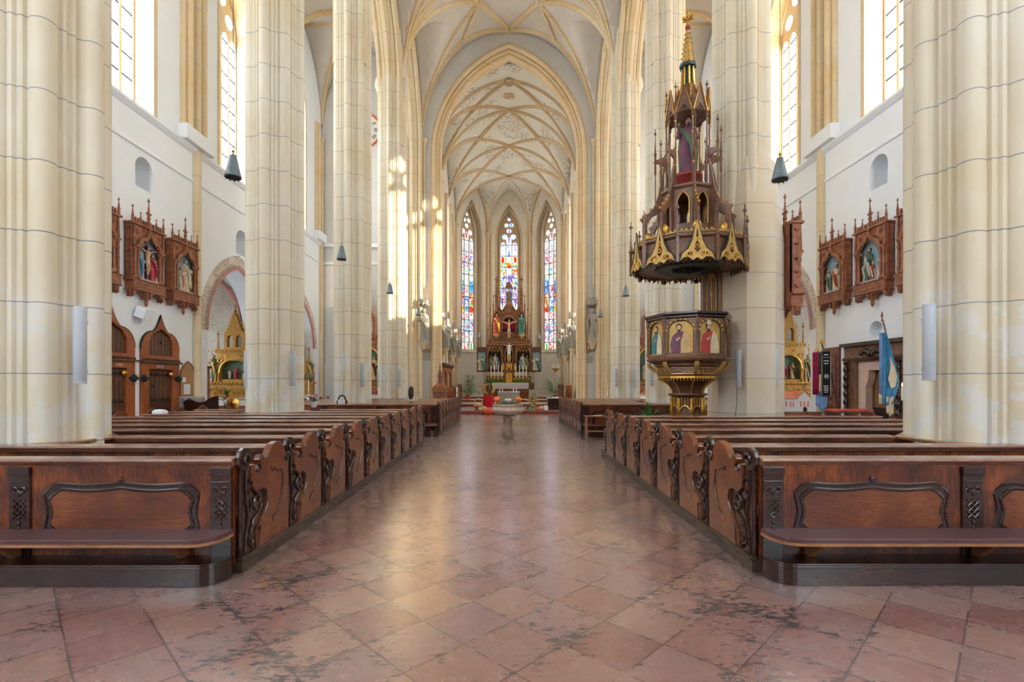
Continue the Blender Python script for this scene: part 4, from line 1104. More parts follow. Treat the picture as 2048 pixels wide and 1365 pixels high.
station(3, F3, 'carved oak station on the left wall half hidden by the nearest pillar', (-X0, 12.2, 3.72), pi/2)
station(4, F3, 'carved oak station on the right wall beside the wall shaft, with two standing figures', (X0, 15.45, 3.72), -pi/2)
station(5, F4, 'carved oak station on the right wall with a fallen red-robed figure', (X0, 13.82, 3.72), -pi/2)
station(6, F2, 'carved oak station on the right wall, mostly hidden by the nearest right pillar', (X0, 12.25, 3.72), -pi/2)
station(7, F1, 'narrow carved oak relief seen edge-on behind the pulpit pillar', (5.98, 11.2, 2.85), pi/2)

# ================================================================== DOORS (left wall)
def door(n, yc, lb):
    r = thing('door_%d' % n, (-W, yc, 0), pi/2, None, None, None, 'structure')
    hw = .79
    O = [(-hw, 0)]+ogee(0, hw, 2.55, 1.0)+[(hw, 0)]; TI = [(-.5, 2.38)]+[(-.5, 2.75), (-.36, 2.98), (0, 3.16), (.36, 2.98), (.5, 2.75)]+[(.5, 2.38)]
    LI = [(-.5, .08), (-.5, 1.98), (.5, 1.98), (.5, .08)]
    m = MB(); m.prism(O, -.06, .1, 'xz', [TI, LI]); m.build('door_frame', 'door', r, bevel=.012)
    m = MB(); m.tube([(x*1.02, -.03, z+.01) for x, z in O[1:-1]], .022, 6); m.build('frame_edge', 'iron', r)
    m = MB()
    for k in range(7): x = -.48+k*.14; m.box(x, x+.125, .0, .04, 2.38, 3.1-abs(x+.06)*.45)
    m.box(-.5, .5, .04, .07, 2.3, 3.2); m.build('upper_panel', 'doordark', r, bevel=.004)
    m = MB(); m.tube([(0, -.02, 2.72), (.0, -.03, 2.8)], .02, 6); m.tube([(x, -.03, 2.78+z) for x, z in scroll(0, 0, .03, 0, 1)], .008, 5); m.build('knob', 'iron', r)
    m = MB(); m.box(-.82, .82, -.14, 0, 2.17, 2.22)
    for k in range(22): m.box(-.78+k*.072, -.75+k*.072, -.1, -.06, 2.22, 2.28)
    m.build('drip_moulding', 'doordark', r)
    lf = MB()
    for k in range(6): x = -.49+k*.165; lf.box(x, x+.15, .02, .06, .1, .82); lf.box(x, x+.15, .02, .06, .98, 1.95)
    lf.box(-.5, .5, .06, .09, .05, 1.99); lf.box(-.5, .5, .0, .06, .84, .97); leaf = lf.build('door_leaf', 'doordark', r, bevel=.004)
    m = MB()
    for z in (1.83, 1.1, .78):
        for sx in (-.25, .25):
            m.tube([(sx+x, -.005, z+y) for x, y in scroll(-.1, 0, .06, 0, 1)], .01, 5); m.tube([(sx+x, -.005, z+y) for x, y in scroll(.1, 0, .06, pi, -1)], .01, 5); m.box(sx-.2, sx+.2, -.01, .01, z-.01, z+.01)
    m.sphere((-.25, 0, 1.5), .03, 6, 4); m.build('iron_scrollwork', 'iron', leaf)
    for x in (-.72, .72):
        m = MB(); m.sphere((x, -.08, 1.72), (.13, .03, .11), 8, 5); m.box(x-.16, x+.16, -.09, -.06, 1.69, 1.75); m.build('hinge', 'iron', r)
    m = MB(); m.sphere((.4, -.06, 1.85), (.09, .05, .07), 9, 6); m.build('latch', 'brass', r)
    return r
door(1, 14.6, ''); door(2, 12.78, '')
t1 = text_mb('RECHTS', .085, .002); t1.xform(Matrix(((0, 0, -1, -W+.063), (1, 0, 0, 14.55), (0, 1, 0, 2.04), (0, 0, 0, 1)))); o = t1.build('door_lettering', 'cloth', fixn=False)
o.parent = bpy.data.objects['door_1']; o.matrix_parent_inverse = (Matrix.Translation((-W, 14.6, 0)) @ Matrix.Rotation(pi/2, 4, 'Z')).inverted()
t1 = text_mb('LINKS', .085, .002); t1.xform(Matrix(((0, 0, -1, -W+.063), (1, 0, 0, 13.0), (0, 1, 0, 2.04), (0, 0, 0, 1)))); o = t1.build('door_lettering', 'cloth', fixn=False)
o.parent = bpy.data.objects['door_2']; o.matrix_parent_inverse = (Matrix.Translation((-W, 12.78, 0)) @ Matrix.Rotation(pi/2, 4, 'Z')).inverted()

# small things on the left wall
def onwall(s, y, z): return (s*(W-.005), y, z), (pi/2 if s < 0 else -pi/2)
l, rz = onwall(-1, 15.83, 1.2)
r = thing('notice_board', l, rz, 'arched cork notice board on the left wall beside the oak door', 'notice board')
m = MB(); m.prism(opening(0, .36, 0, .55, .5, 7), -.03, 0, 'xz'); m.build('board', 'cork', r)
m = MB(); P = opening(0, .37, 0, .55, .52, 7); m.tube([(x, -.03, z) for x, z in P], .018, 5, closed=True); m.build('frame', 'station', r)
for x, z, w, h in ((-.2, .42, .17, .15), (-.13, .04, .32, .32)): m = MB(); m.box(x-.08, x-.08+w, -.036, -.031, z, z+h); m.build('paper_notice', 'cloth', r)
l, rz = onwall(-1, 15.75, .85)
m = MB(); m.lathe([(.03, -.02), (.12, .03), (.24, .1), (.3, .2), (.31, .3), (.27, .3), (.24, .22), (.05, .2)], 18); o = m.build('holy_water_stoup', 'greystone', loc=(-W+.3, 15.7, .85), smooth=40); tag(o, 'half-round stone holy water basin under the notice board', 'basin')
l, rz = onwall(-1, 13.7, 3.42)
m = MB(); m.box(-.17, .17, -.3, -.02, 0, .3, mat=Matrix.Rotation(.35, 4, 'X')); o = m.build('wall_speaker', 'white', loc=l, rz=rz, bevel=.01); tag(o, 'small white box loudspeaker on the left wall between door tips and station', 'loudspeaker')
# ================================================================== PULPIT
def ngon(n, r, a0): return [(r*cos(a0+2*pi*i/n), r*sin(a0+2*pi*i/n)) for i in range(n)]
PX, PY = 3.72, 10.4
PU_ = thing('pulpit', (PX, PY, 0), 0, 'carved and gilded walnut pulpit with painted saints and a tall openwork spire canopy', 'pulpit')
A8 = radians(-97.5)
def facemat(a, r, z=0):   # local x along the face, -y outwards, placed at radius r in direction a
    return Matrix.Translation((r*cos(a), r*sin(a), z)) @ Matrix.Rotation(a+pi/2, 4, 'Z')
R8 = .80; AP8 = R8*cos(pi/8); FH = R8*sin(pi/8)
m = MB()   # stand
m.lathe([(.36, 0), (.36, .12), (.29, .18), (.27, 1.0), (.27, 1.28), (.36, 1.32), (.40, 1.34), (.40, 1.37), (.31, 1.38)], 8, rot=A8); m.build('stand', 'pulpit', PU_)
m = MB()
for i in range(8):
    a = A8+2*pi*i/8; m.lathe([(.035, .12), (.022, .2), (.022, .98), (.04, 1.02), (.025, 1.08), (.03, 1.28)], 7, (.33*cos(a), .33*sin(a), 0))
    b = a+pi/8; mt = facemat(b, .31)
    A = arch(0, .11, .98, .15, 5); m.tube([tuple(mt @ Vector((x, 0, z))) for x, z in A], .014, 5)
    for x in (-.06, 0, .06): m.tube([tuple(mt @ Vector((x, 0, 1.1))), tuple(mt @ Vector((x, 0, 1.3)))], .009, 5)
m.build('gilded_colonnette', 'gold', PU_, smooth=50)
m = MB(); m.lathe([(.29, 1.38), (.31, 1.44), (.36, 1.52), (.46, 1.6), (.58, 1.68), (.60, 1.72)], 8, rot=A8); m.build('coved_base', 'doordark', PU_)
m = MB()
for i in range(8):
    a = A8+2*pi*i/8; m.tube([(r*cos(a), r*sin(a), z) for r, z in ((.3, 1.38), (.325, 1.45), (.375, 1.53), (.475, 1.61), (.59, 1.69))], .018, 6)
    mt = facemat(a+pi/8, .58*cos(pi/8))
    m.box(-.23, .23, -.02, .01, 1.69, 1.72, mat=mt)
    for k in range(7): 
        x = -.2+k*.066; m.tube([tuple(mt @ Vector((x+.03*cos(t), -.012, 1.66+.03*sin(t)))) for t in [pi*j/5 for j in range(6)]], .008, 4); m.sphere(tuple(mt @ Vector((x+.033, -.012, 1.64))), .012, 5, 3)
m.build('gilded_fringe', 'gold', PU_, smooth=50)
m = MB(); m.lathe([(.6, 1.72), (.62, 1.76), (.61, 1.9), (.66, 1.94), (.66, 1.97), (.72, 1.99), (.82, 2.03), (.84, 2.07), (.80, 2.1), (.78, 2.12)], 8, rot=A8); m.build('lower_moulding', 'pulpit', PU_)
m = MB()
for i in range(8):
    mt = facemat(A8+pi/8+2*pi*i/8, .615*cos(pi/8)); L = .17
    for k in range(4):
        for sg in (1,): m.tube([tuple(mt @ Vector((-.16+.1*k+x, -.01, 1.83+z))) for x, z in scroll(0, 0, .035, k, 1.1*(1 if k % 2 else -1), 10)], .008, 5)
    m.tube([tuple(mt @ Vector((x, -.012, z))) for x, z in ((-.21, 1.77), (.21, 1.77), (.21, 1.89), (-.21, 1.89))], .006, 4, closed=True)
m.build('gilded_scrollwork', 'gold', PU_, smooth=50)
for i in range(8):
    m = MB(); a = A8+2*pi*i/8
    m.tube([((AP8+.06+r)*cos(a), (AP8+.06+r)*sin(a), z) for r, z in ((-.18, 1.8), (-.1, 1.86), (-.02, 1.93), (.0, 2.0))], [.03, .035, .04, .045], 6); m.sphere(((AP8+.05)*cos(a), (AP8+.05)*sin(a), 1.95), .04, 7, 5)
    m.build('scroll_bracket', 'goldpaint', PU_, smooth=50)
m = MB()   # basket walls: octagonal prism shell with arched openings backed by panels
for i in range(8):
    mt = facemat(A8+pi/8+2*pi*i/8, AP8)
    op = opening(0, .25, 2.16, 2.6, .22, 7)
    m.prism([(-FH, 2.1), (-FH, 2.86), (FH, 2.86), (FH, 2.1)], -.01, .03, 'xz', [op], mat=mt)
    m.prism([(-FH, 2.1), (-FH, 2.86), (FH, 2.86), (FH, 2.1)], .05, .07, 'xz', mat=mt)
m.build('basket', 'pulpit', PU_)
for i in range(8):
    m = MB(); a = A8+2*pi*i/8; m.lathe([(.035, 2.12), (.03, 2.2), (.022, 2.24), (.022, 2.7), (.035, 2.74), (.03, 2.86)], 8, ((R8+.01)*cos(a), (R8+.01)*sin(a), 0)); m.build('corner_post', 'pulpit', PU_, smooth=40)
m = MB(); m.lathe([(R8, 2.84), (R8+.05, 2.87), (R8+.05, 2.9), (R8+.08, 2.93), (R8+.08, 2.97), (R8-.06, 2.98), (R8-.1, 2.86)], 8, rot=A8); m.build('hand_rail', 'dark', PU_, bevel=.005)
m = MB()
for i in range(8):
    mt = facemat(A8+pi/8+2*pi*i/8, AP8-.02)
    for k in range(9):
        t = pi*k/8; m.sphere(tuple(mt @ Vector((.265*cos(t), -.02, 2.62+.21*sin(t)))), (.026, .02, .024), 6, 4)
    for sx in (-1, 1):
        m.tube([tuple(mt @ Vector((sx*(.2+x), -.02, 2.78+z))) for x, z in scroll(0, 0, .04, 0, 1.2, 10)], .01, 5); m.tube([tuple(mt @ Vector((sx*.262, -.018, z))) for z in (2.14, 2.82)], .008, 5)
    m.tube([tuple(mt @ Vector((x, -.014, z))) for x, z in opening(0, .248, 2.16, 2.6, .22, 7)], .008, 5, closed=True)
m.build('gilded_arch_carving', 'gold', PU_, smooth=50)
saints = [('purple', 'ochrepaint', 'book'), ('redrobe', 'cream', 'bless'), ('tealrobe', 'cream', 'book'), ('greenrobe', 'purple', 'down'), ('maroon', 'cream', 'book'), ('redrobe', 'tealrobe', 'book'), ('beige', 'greenrobe', 'book'), ('tealrobe', 'redrobe', 'book')]
# face 0 is between corners -97.5 and -52.5 degrees (camera right), face 7 the broad camera-side one
order = {7: 0, 0: 1, 6: 2, 1: 3, 5: 4, 2: 5, 3: 6, 4: 7}
for i in range(8):
    mt = facemat(A8+pi/8+2*pi*i/8, AP8)
    m = MB(); m.prism(opening(0, .248, 2.16, 2.6, .22, 7), .03, .05, 'xz', mat=mt, mi=0)
    m.tube([tuple(mt @ Vector((x, .02, z))) for x, z in opening(0, .235, 2.17, 2.6, .2, 7)], .009, 4, closed=True, mi=1)
    pan = m.build('painted_panel', ['goldpaint', 'green'], PU_)
    c1, c2, ar_ = saints[order[i]]
    # three-quarter length painted saint, built as a low relief
    f = MB(); mt = mt @ Matrix.Translation((0, 0, 2.17)) @ Matrix.Diagonal((1.22, 1, 1.22, 1)) @ Matrix.Translation((0, 0, -2.18))
    f.prism([(-.15, 2.18), (-.165, 2.33), (-.13, 2.46), (-.06, 2.52), (.04, 2.53), (.12, 2.46), (.15, 2.32), (.15, 2.18)], .018, .03, 'xz', mi=0, mat=mt)
    f.prism([(-.0, 2.18), (.0, 2.36), (.05, 2.53), (.12, 2.47), (.155, 2.3), (.15, 2.18)], .012, .02, 'xz', mi=1, mat=mt)
    f.prism([(-.03+.036*cos(t*pi/5), 2.585+.046*sin(t*pi/5)) for t in range(10)], .01, .026, 'xz', mi=2, mat=mt)
    f.prism([(-.03+.05*cos(t*pi/6), 2.6+.056*sin(t*pi/6)) for t in range(12)], .0265, .029, 'xz', mi=3, mat=mt)
    f.prism([(-.06, 2.57), (-.05, 2.535), (-.03, 2.51), (-.01, 2.535), (0, 2.57), (-.03, 2.553)], .006, .012, 'xz', mi=3, mat=mt)
    f.prism([(-.08, 2.4), (-.02, 2.44), (.0, 2.42), (-.06, 2.37)], .006, .014, 'xz', mi=2, mat=mt)
    if i == 0: f.prism([(-.065, 2.63), (-.075, 2.68), (-.03, 2.74), (.015, 2.68), (.005, 2.63)], .004, .01, 'xz', mi=4, mat=mt)
    f.build('painted_saint', [c1, c2, 'skin', 'hair', 'cream'], pan)
m = MB()   # back panel / entrance linking basket and sounding board
for x0, x1, y, rz_ in ((.48, .8, .42, .0), (.82, 1.14, .42, 0)):
    m.box(x0, x1, y-.03, y+.03, 2.95, 4.05); 
m.box(.45, .5, .36, .5, 2.9, 4.05); m.box(1.12, 1.18, .36, .5, 2.9, 4.05); m.box(.78, .84, .36, .46, 2.9, 4.05)
m.build('back_panel', 'pulpit', PU_, bevel=.005)
m = MB()
for cx in (.64, .98):
    P = opening(cx, .1, 3.15, 3.75, .18, 6); m.tube([(x, .38, z) for x, z in P], .012, 5, closed=True); m.tube([(cx, .38, 3.15), (cx, .38, 3.85)], .01, 5)
    m.tube([(cx+x, .38, 3.9+z) for x, z in scroll(0, 0, .05, 0, 1.5)], .009, 5); m.sphere((cx, .38, 3.5), (.03, .015, .05), 6, 4)
m.build('gilded_tracery', 'gold', PU_, smooth=50)
m = MB(); m.add([tuple(facemat(0, 0) @ Vector(v)) for v in ((0, 0, 0),)], [])
m.prism([(.65, 2.95), (.75, 2.7), (.95, 2.4), (1.0, 2.15), (1.08, 2.1), (1.15, 2.2), (1.15, 2.95)], .25, .32, 'xz'); m.build('wall_bracket', 'pulpit', PU_)
# canopy
AX = radians(-83); RC = 1.12; APC = RC*cos(pi/10); FC = RC*sin(pi/10)
m = MB(); m.lathe([(.2, 3.98), (RC, 3.96), (RC+.02, 4.0), (RC-.02, 4.04), (RC-.03, 4.32), (RC+.03, 4.35), (RC+.03, 4.4), (RC-.1, 4.42), (.5, 4.5)], 10, rot=AX); m.build('sounding_board', 'pulpit', PU_)
m = MB(); m.lathe([(.3, 3.95), (.62, 3.93), (.66, 3.955), (.3, 3.97)], 28); m.build('soffit_disc', 'green', PU_)
m = MB()
for k in range(8): a = 2*pi*k/8; m.tube([(.1*cos(a), .1*sin(a), 3.93), (.33*cos(a), .33*sin(a), 3.94)], [.05, .01], 5)
m.sphere((0, 0, 3.9), (.13, .09, .05), 10, 6); m.build('carved_dove', 'iron', PU_, smooth=50)
m = MB()
for k in range(10):
    mt = facemat(AX+pi/10+2*pi*k/10, APC-.03)
    for q in range(6):
        x = -.3+q*.12; m.tube([tuple(mt @ Vector((x+.045*cos(t), 0, 3.93+.05*sin(t)))) for t in [pi*j/6 for j in range(7)]], .009, 5); m.lathe([(.003, -.09), (.018, -.05), (.014, -.02), (.02, 0)], 5, tuple(mt @ Vector((x+.06, 0, 3.93))))
m.build('hanging_fringe', 'maroon' if False else 'dark', PU_)
for k in range(10):
    a = AX+pi/10+2*pi*k/10; mt = facemat(a, APC)
    m = MB()
    out = [(-.33, 3.86), (-.27, 4.02), (-.17, 4.1), (-.1, 4.25), (0, 4.66), (.1, 4.25), (.17, 4.1), (.27, 4.02), (.33, 3.86), (.25, 3.93), (.17, 3.95), (.08, 3.88), (0, 3.93), (-.08, 3.88), (-.17, 3.95), (-.25, 3.93)]
    inn = [(x*.8, 3.93+(z-3.86)*.8) for x, z in out[:9]]
    m.prism(out, -.05, -.02, 'xz', [[(-.2, 4.0), (-.13, 4.05), (-.1, 4.0), (-.15, 3.97)], [(.2, 4.0), (.15, 3.97), (.1, 4.0), (.13, 4.05)], [(0, 4.02), (-.05, 4.08), (-.045, 4.18), (0, 4.24), (.045, 4.18), (.05, 4.08)], [(0, 4.29), (-.025, 4.35), (0, 4.5), (.025, 4.35)]], mat=mt); g = m.build('gable', 'goldpaint', PU_)
    m = MB(); m.tube([tuple(mt @ Vector((x, -.045, z))) for x, z in out[:9]], .014, 5); m.build('gable_edge', 'green', g)
    m = MB()
    for (x, z, r, q) in ((-.1, 4.0, .05, 1.2), (.1, 4.0, .05, -1.2), (0, 4.13, .055, 1.3), (0, 4.28, .035, -1.2), (-.19, 3.96, .035, 1), (.19, 3.96, .035, -1)):
        m.tube([tuple(mt @ Vector((x+u, -.058, z+v))) for u, v in scroll(0, 0, r, 1, q, 10)], .01, 5)
    m.build('gable_scrollwork', 'gold', g, smooth=50)
    m = MB(); pinnacle(m, RC*1.03*cos(AX+2*pi*k/10), RC*1.03*sin(AX+2*pi*k/10), 3.86, 1.14, .038); m.build('pinnacle', 'pulpit', PU_)
    if True:
        m = MB(); m.tube([tuple(facemat(a, APC-.04) @ Vector((x, 0, 4.45))) for x in (-FC, FC)], .018, 5)
        for q in range(7): m.sphere(tuple(facemat(a, APC-.04) @ Vector((-.27+.09*q, 0, 4.48))), (.03, .02, .03), 6, 4)
        m.build('cresting', 'goldpaint', PU_)
# second stage: openwork drum with niches and flying fins
m = MB()
R2 = .5
for k in range(8):
    a = A8+pi/8+2*pi*k/8; mt = facemat(a, R2*cos(pi/8)); h = R2*sin(pi/8)
    m.prism([(-h, 4.42), (-h, 5.5), (h, 5.5), (h, 4.42)], -.015, .015, 'xz', [opening(0, .11, 4.78, 5.2, .2, 6)], mat=mt)
m.lathe([(R2+.02, 5.48), (R2+.06, 5.52), (R2+.06, 5.56), (.35, 5.6), (.3, 5.58)], 8, rot=A8); m.build('upper_drum', 'pulpit', PU_)
m = MB()
for k in range(8):
    a = A8+2*pi*k/8; mt = facemat(a, 0)
    fin = [(-.48, 4.42), (-.92, 4.42), (-.92, 4.95), (-.97, 5.02), (-.84, 5.1), (-.7, 5.25), (-.6, 5.5), (-.54, 5.85), (-.48, 6.1)]
    hole = [(-.82, 4.62), (-.82, 4.9), (-.73, 5.06), (-.62, 5.12), (-.6, 4.62)]
    m.prism(fin, -.022, .022, 'yz', [hole], mat=mt)
m.build('flying_buttress', 'pulpit', PU_, bevel=.003)
m = MB()
for k in range(8):
    a = A8+2*pi*k/8; x, y = cos(a), sin(a)
    m.tube([(.505*x, .505*y, 4.45), (.5*x, .5*y, 6.0)], .016, 5); m.sphere((.8*x, .8*y, 4.62), (.09, .09, .12), 8, 6)
    mt = facemat(a+pi/8, R2*cos(pi/8)+.02); m.tube([tuple(mt @ Vector((u, -.01, v))) for u, v in opening(0, .115, 4.78, 5.2, .2, 6)], .012, 5)
m.build('gilded_tracery', 'gold', PU_, smooth=50)
for k in range(8):
    a = A8+2*pi*k/8; x, y = cos(a), sin(a)
    m = MB(); m.tube([(.43*x, .43*y, 5.55), (.43*x, .43*y, 7.1)], .017, 5); pinnacle(m, .43*x, .43*y, 6.95, .72, .03)
    fm = facemat(a, 0); m.prism([(-.43, 6.4), (-.5, 6.3), (-.66, 6.25), (-.7, 6.2), (-.62, 6.18), (-.5, 6.12), (-.43, 5.95)], -.015, .015, 'yz', mat=fm); m.build('canopy_post', 'pulpit', PU_)
    m = MB(); pinnacle(m, .66*x, .66*y, 5.95, .95, .026); m.tube([(.66*x, .66*y, 5.2), (.66*x, .66*y, 6.0)], .012, 5); m.sphere((.66*x, .66*y, 6.0), .03, 6, 4); m.build('pinnacle', 'pulpit', PU_)
m = MB(); m.lathe([(.16, 5.55), (.18, 5.7), (.26, 5.8), (.3, 5.84), (.3, 5.9), (.05, 5.92)], 8, rot=A8); m.build('statue_pedestal', 'redpaint', PU_)
m = MB(); figure(m, 1.18, (0, 1, 2, 3), 0, 0, 5.91, seed=4, arms='bless'); m.xform(Matrix.Rotation(-.35, 4, 'Z')); m.build('saint_statue', ['purple', 'greenrobe', 'skin', 'hair'], PU_, smooth=50)
m = MB()
for k in range(8):
    a = A8+pi/8+2*pi*k/8; mt = facemat(a, .4)
    G = [(-.16, 7.05), (0, 7.62), (.16, 7.05), (.12, 7.05), (0, 7.2), (-.12, 7.05)]
    m.prism(G, -.012, .012, 'xz', mat=mt)
m.lathe([(.42, 7.08), (.44, 7.12), (.3, 7.3), (.2, 7.6), (.15, 7.75)], 8, rot=A8); m.build('crown_gables', 'pulpit', PU_)
m = MB()
for k in range(8):
    a = A8+2*pi*k/8; x, y = cos(a), sin(a); pinnacle(m, .24*x, .24*y, 7.2, .75, .024, cross=False)
    mt = facemat(a+pi/8, .415); m.tube([tuple(mt @ Vector(p)) for p in ((-.16, -.01, 7.06), (0, -.01, 7.62), (.16, -.01, 7.06))], .012, 5)
    m.tube([(.13*x, .13*y, 7.7), (.12*x, .12*y, 8.12)], .016, 5)
    for q in range(4): m.sphere((.44*x, .44*y, 6.0+.3*q), .026, 6, 4); m.sphere(((.95-.1*q)*x, (.95-.1*q)*y, 5.03+.1*q), .03, 6, 4)
    m.tube([(.30*cos(a+.2), .30*sin(a+.2), 7.1), (.2*cos(a+.2), .2*sin(a+.2), 7.75)], .012, 5)
m.build('gilded_crown', 'gold', PU_)
m = MB(); m.lathe([(.1, 7.7), (.1, 8.1), (.17, 8.14), (.17, 8.2), (.13, 8.22)], 8, rot=A8); m.build('lantern', 'green', PU_)
m = MB(); m.lathe([(.13, 8.2), (.03, 8.95)], 8, rot=A8)
for k in range(8):
    a = A8+2*pi*k/8
    for q in range(7): r = .14-.1*q/7; m.sphere((r*cos(a), r*sin(a), 8.24+.1*q), .018, 5, 3)
m.build('spire', 'goldpaint', PU_)
m = MB(); m.lathe([(.03, 8.92), (.055, 8.96), (.055, 9.0), (.02, 9.03)], 8); m.build('red_collar', 'redpaint', PU_)
m = MB(); m.tube([(0, 0, 9.0), (0, 0, 9.34)], .018, 6)
for k in range(6): a = 2*pi*k/6; m.sphere((.09*cos(a), .09*sin(a), 9.17), (.04, .04, .035), 6, 4); m.tube([(0, 0, 9.12), (.09*cos(a), .09*sin(a), 9.17)], .014, 5)
m.sphere((0, 0, 9.26), .045, 7, 5); m.build('gilded_finial', 'gold', PU_, smooth=50)

# spiky green plant beside the pulpit foot
def blades(mb, n, L, w, seed, spread=1, mi=0, droop=.6, z0=0):
    r = random.Random(seed)
    for k in range(n):
        a = r.uniform(0, 2*pi); e = r.uniform(.25, 1.1)*spread; l = L*r.uniform(.7, 1.1); P = []
        for i in range(7):
            t = i/6; rad = l*t*sin(e)*(1+.2*t); z = l*t*cos(e)-droop*l*t*t*sin(e)*.6; P.append(Vector((rad*cos(a), rad*sin(a), z0+z)))
        sd = Vector((-sin(a), cos(a), 0)); vs = []
        for i, p in enumerate(P):
            ww = w*(1-(i/6)**2)*(.5+.5*min(1, i/2)); vs += [p-sd*ww+Vector((0, 0, .25*ww)), p-Vector((0, 0, .25*ww)), p+sd*ww+Vector((0, 0, .25*ww))]
        fs = []
        for i in range(6):
            for q in (0, 1): fs.append((i*3+q, i*3+q+1, i*3+q+4, i*3+q+3))
        mb.add(vs, fs, mi)
def pot(parent, r, h, mt, z=0):
    m = MB(); m.lathe([(r*.7, z), (r*.95, z+h*.85), (r*1.05, z+h*.86), (r*1.05, z+h), (r*.9, z+h), (r*.85, z+h*.9)], 14); return m.build('pot', mt, parent, smooth=40)
t = thing('spiky_plant', (3.2, 11.3, .0), 0, 'spiky green potted plant beside the foot of the pulpit', 'plant')
pot(t, .16, .3, 'terracotta', .42); m = MB(); m.lathe([(.16, 0), (.18, .42)], 10); m.build('plant_stand', 'pulpit', t)
m = MB(); blades(m, 26, .62, .028, 3, z0=.68); m.build('leaves', 'leaf', t, fixn=False)

# ================================================================== FONT in the aisle
t = thing('stone_font', (-.03, 13.2, 0), 0, 'marble baptismal bowl on a carved scroll pedestal standing in the central aisle', 'font')
m = MB(); m.lathe([(.22, .72), (.15, .74), (.2, .76), (.36, .8), (.42, .87), (.41, .93), (.385, .955), (.39, .985), (.405, 1.0), (.405, 1.03), (.37, 1.035), (.35, 1.0), (.2, .96)], 48, fold=lambda a, z: .018*abs(sin(12*a)) if .78 < z < .93 else 0); m.build('bowl', 'marble', t, smooth=40)
m = MB(); m.lathe([(.14, .09), (.145, .2), (.115, .36), (.1, .5), (.095, .62), (.09, .7), (.12, .74)], 8, rot=pi/8)
for sx, sy in ((-1, 0), (1, 0), (0, -1), (0, 1)):
    for (r, z, q) in ((.13, .22, .06), (.1, .42, .03), (.095, .52, .025), (.1, .62, .035)):
        P = [(sx*(r+u)+ (0 if sx else 0), sy*(r+u), z+v) for u, v in scroll(0, 0, q, 0, 1.3, 12)]; m.tube(P, q*.42, 6)
    m.tube([(sx*.12, sy*.12, .14), (sx*.17, sy*.17, .28), (sx*.1, sy*.1, .42), (sx*.11, sy*.11, .66)], .02, 6)
m.build('pedestal', 'pedestal', t, smooth=50)
m = MB()
for sx in (-1, 1):
    for sy in (-1, 1): m.lathe([(.1, 0), (.1, .07), (.08, .1)], 12, (sx*.11, sy*.11, 0))
m.box(-.14, .14, -.14, .14, 0, .1); m.build('foot', 'pedestal', t, smooth=40)
def pumpkin(parent, r, mt, loc, n=10, sq=.8, name='pumpkin', lab=None, grp=None):
    m = MB(); pr = [(max(1e-4, r*sin(pi*k/12)), r*sq*(1-cos(pi*k/12))-(.12*r if k > 9 else 0)*(k-9)/3) for k in range(13)]
    m.lathe(pr, 40, fold=lambda a, z: .05*abs(sin(n*a/2))); o = m.build(name, mt, parent, loc, smooth=60)
    s_ = MB(); s_.tube([(0, 0, 2*r*sq-.2*r), (.04*r, 0, 2*r*sq+.02*r), (.15*r, 0, 2*r*sq+.15*r)], [.1*r, .07*r, .06*r], 6); s_.build('stem', 'moss', o)
    if lab: tag(o, lab, 'pumpkin', grp)
    return o
for k, (px, r, mt, lb, sq) in enumerate(((994, .088, 'orange', 'orange pumpkin on the left of the stone font bowl', .9), (1016, .092, 'palegourd', 'pale white-green pumpkin in the middle of the stone font bowl', .6), (1037, .078, 'orange', 'orange pumpkin on the right of the stone font bowl', .95))):
    pumpkin(None, r, mt, ((px-VX)*.0132, 13.2, 1.08), lab=lb, grp='pumpkins on the font', sq=sq)
t = thing('garland', (-.03, 13.2, 1.03), 0, 'green ivy garland with small red berries round the pumpkins on the font', 'garland')
m = MB(); r = random.Random(5)
for k in range(150):
    a = r.uniform(0, 2*pi); q = r.uniform(.05, .36); p = Vector((q*cos(a), q*sin(a), r.uniform(0, .06))); s_ = r.uniform(.02, .04)
    d = Vector((r.uniform(-1, 1), r.uniform(-1, 1), r.uniform(-.1, .8))).normalized()*s_; e = Vector((-d.y, d.x, r.uniform(-.01, .01)))
    m.add([p-d, p+e*.5, p+d, p-e*.5], [(0, 1, 2, 3)])
tag(m.build('ivy_leaves', 'leaf', t, fixn=False), kind='stuff'); m = MB()
m.lathe([(.36, -.012), (.36, .005), (.1, .03)], 20); m.build('glass_tray', 'green', t)
for k in range(7): a = k*.9+.3; m = MB(); m.sphere((.3*cos(a), .3*sin(a), .05), .022, 8, 6); m.build('berry', 'redorange', t, smooth=60)

# ================================================================== HARVEST DISPLAY at the choir step
Z1 = .17
def g(px, d): return ((px-VX)*d/F, d)
big = pumpkin(None, .25, 'redorange', g(976, 25.35)+(0,), sq=.72, lab='big red-orange pumpkin standing on the floor before the choir step')
items = [(1083, 26.2, .15, 'peach', 'pale peach pumpkin on the step, right of the font'), (961, 26.3, .1, 'palegourd', 'pale yellow gourd on the step beside the wicker basket'), (950, 26.1, .07, 'redorange', 'small red squash at the left end of the harvest display'), (968, 26.7, .13, 'peach', 'peach pumpkin leaning by the wicker basket'), (1075, 26.1, .09, 'redorange', 'small flat red pumpkin on the step, right of the font')]
for px, d, r_, mt, lb in items: pumpkin(None, r_, mt, g(px, d)+(Z1,), lab=lb, grp='small pumpkins on the choir step')
t = thing('wicker_basket', g(957, 26.9)+(Z1,), 0, 'wicker basket with a tall hoop handle full of bread and fruit on the choir step', 'basket')
m = MB(); m.lathe([(.2, 0), (.28, .25), (.27, .27), (.2, .2)], 16); m.build('basket_body', 'straw', t, smooth=40)
m = MB(); m.tube([(.2*cos(a), 0, .42+.2*sin(a)) for a in [2*pi*k/20 for k in range(20)]], .025, 7, closed=True); m.build('hoop_handle', 'straw', t, smooth=50)
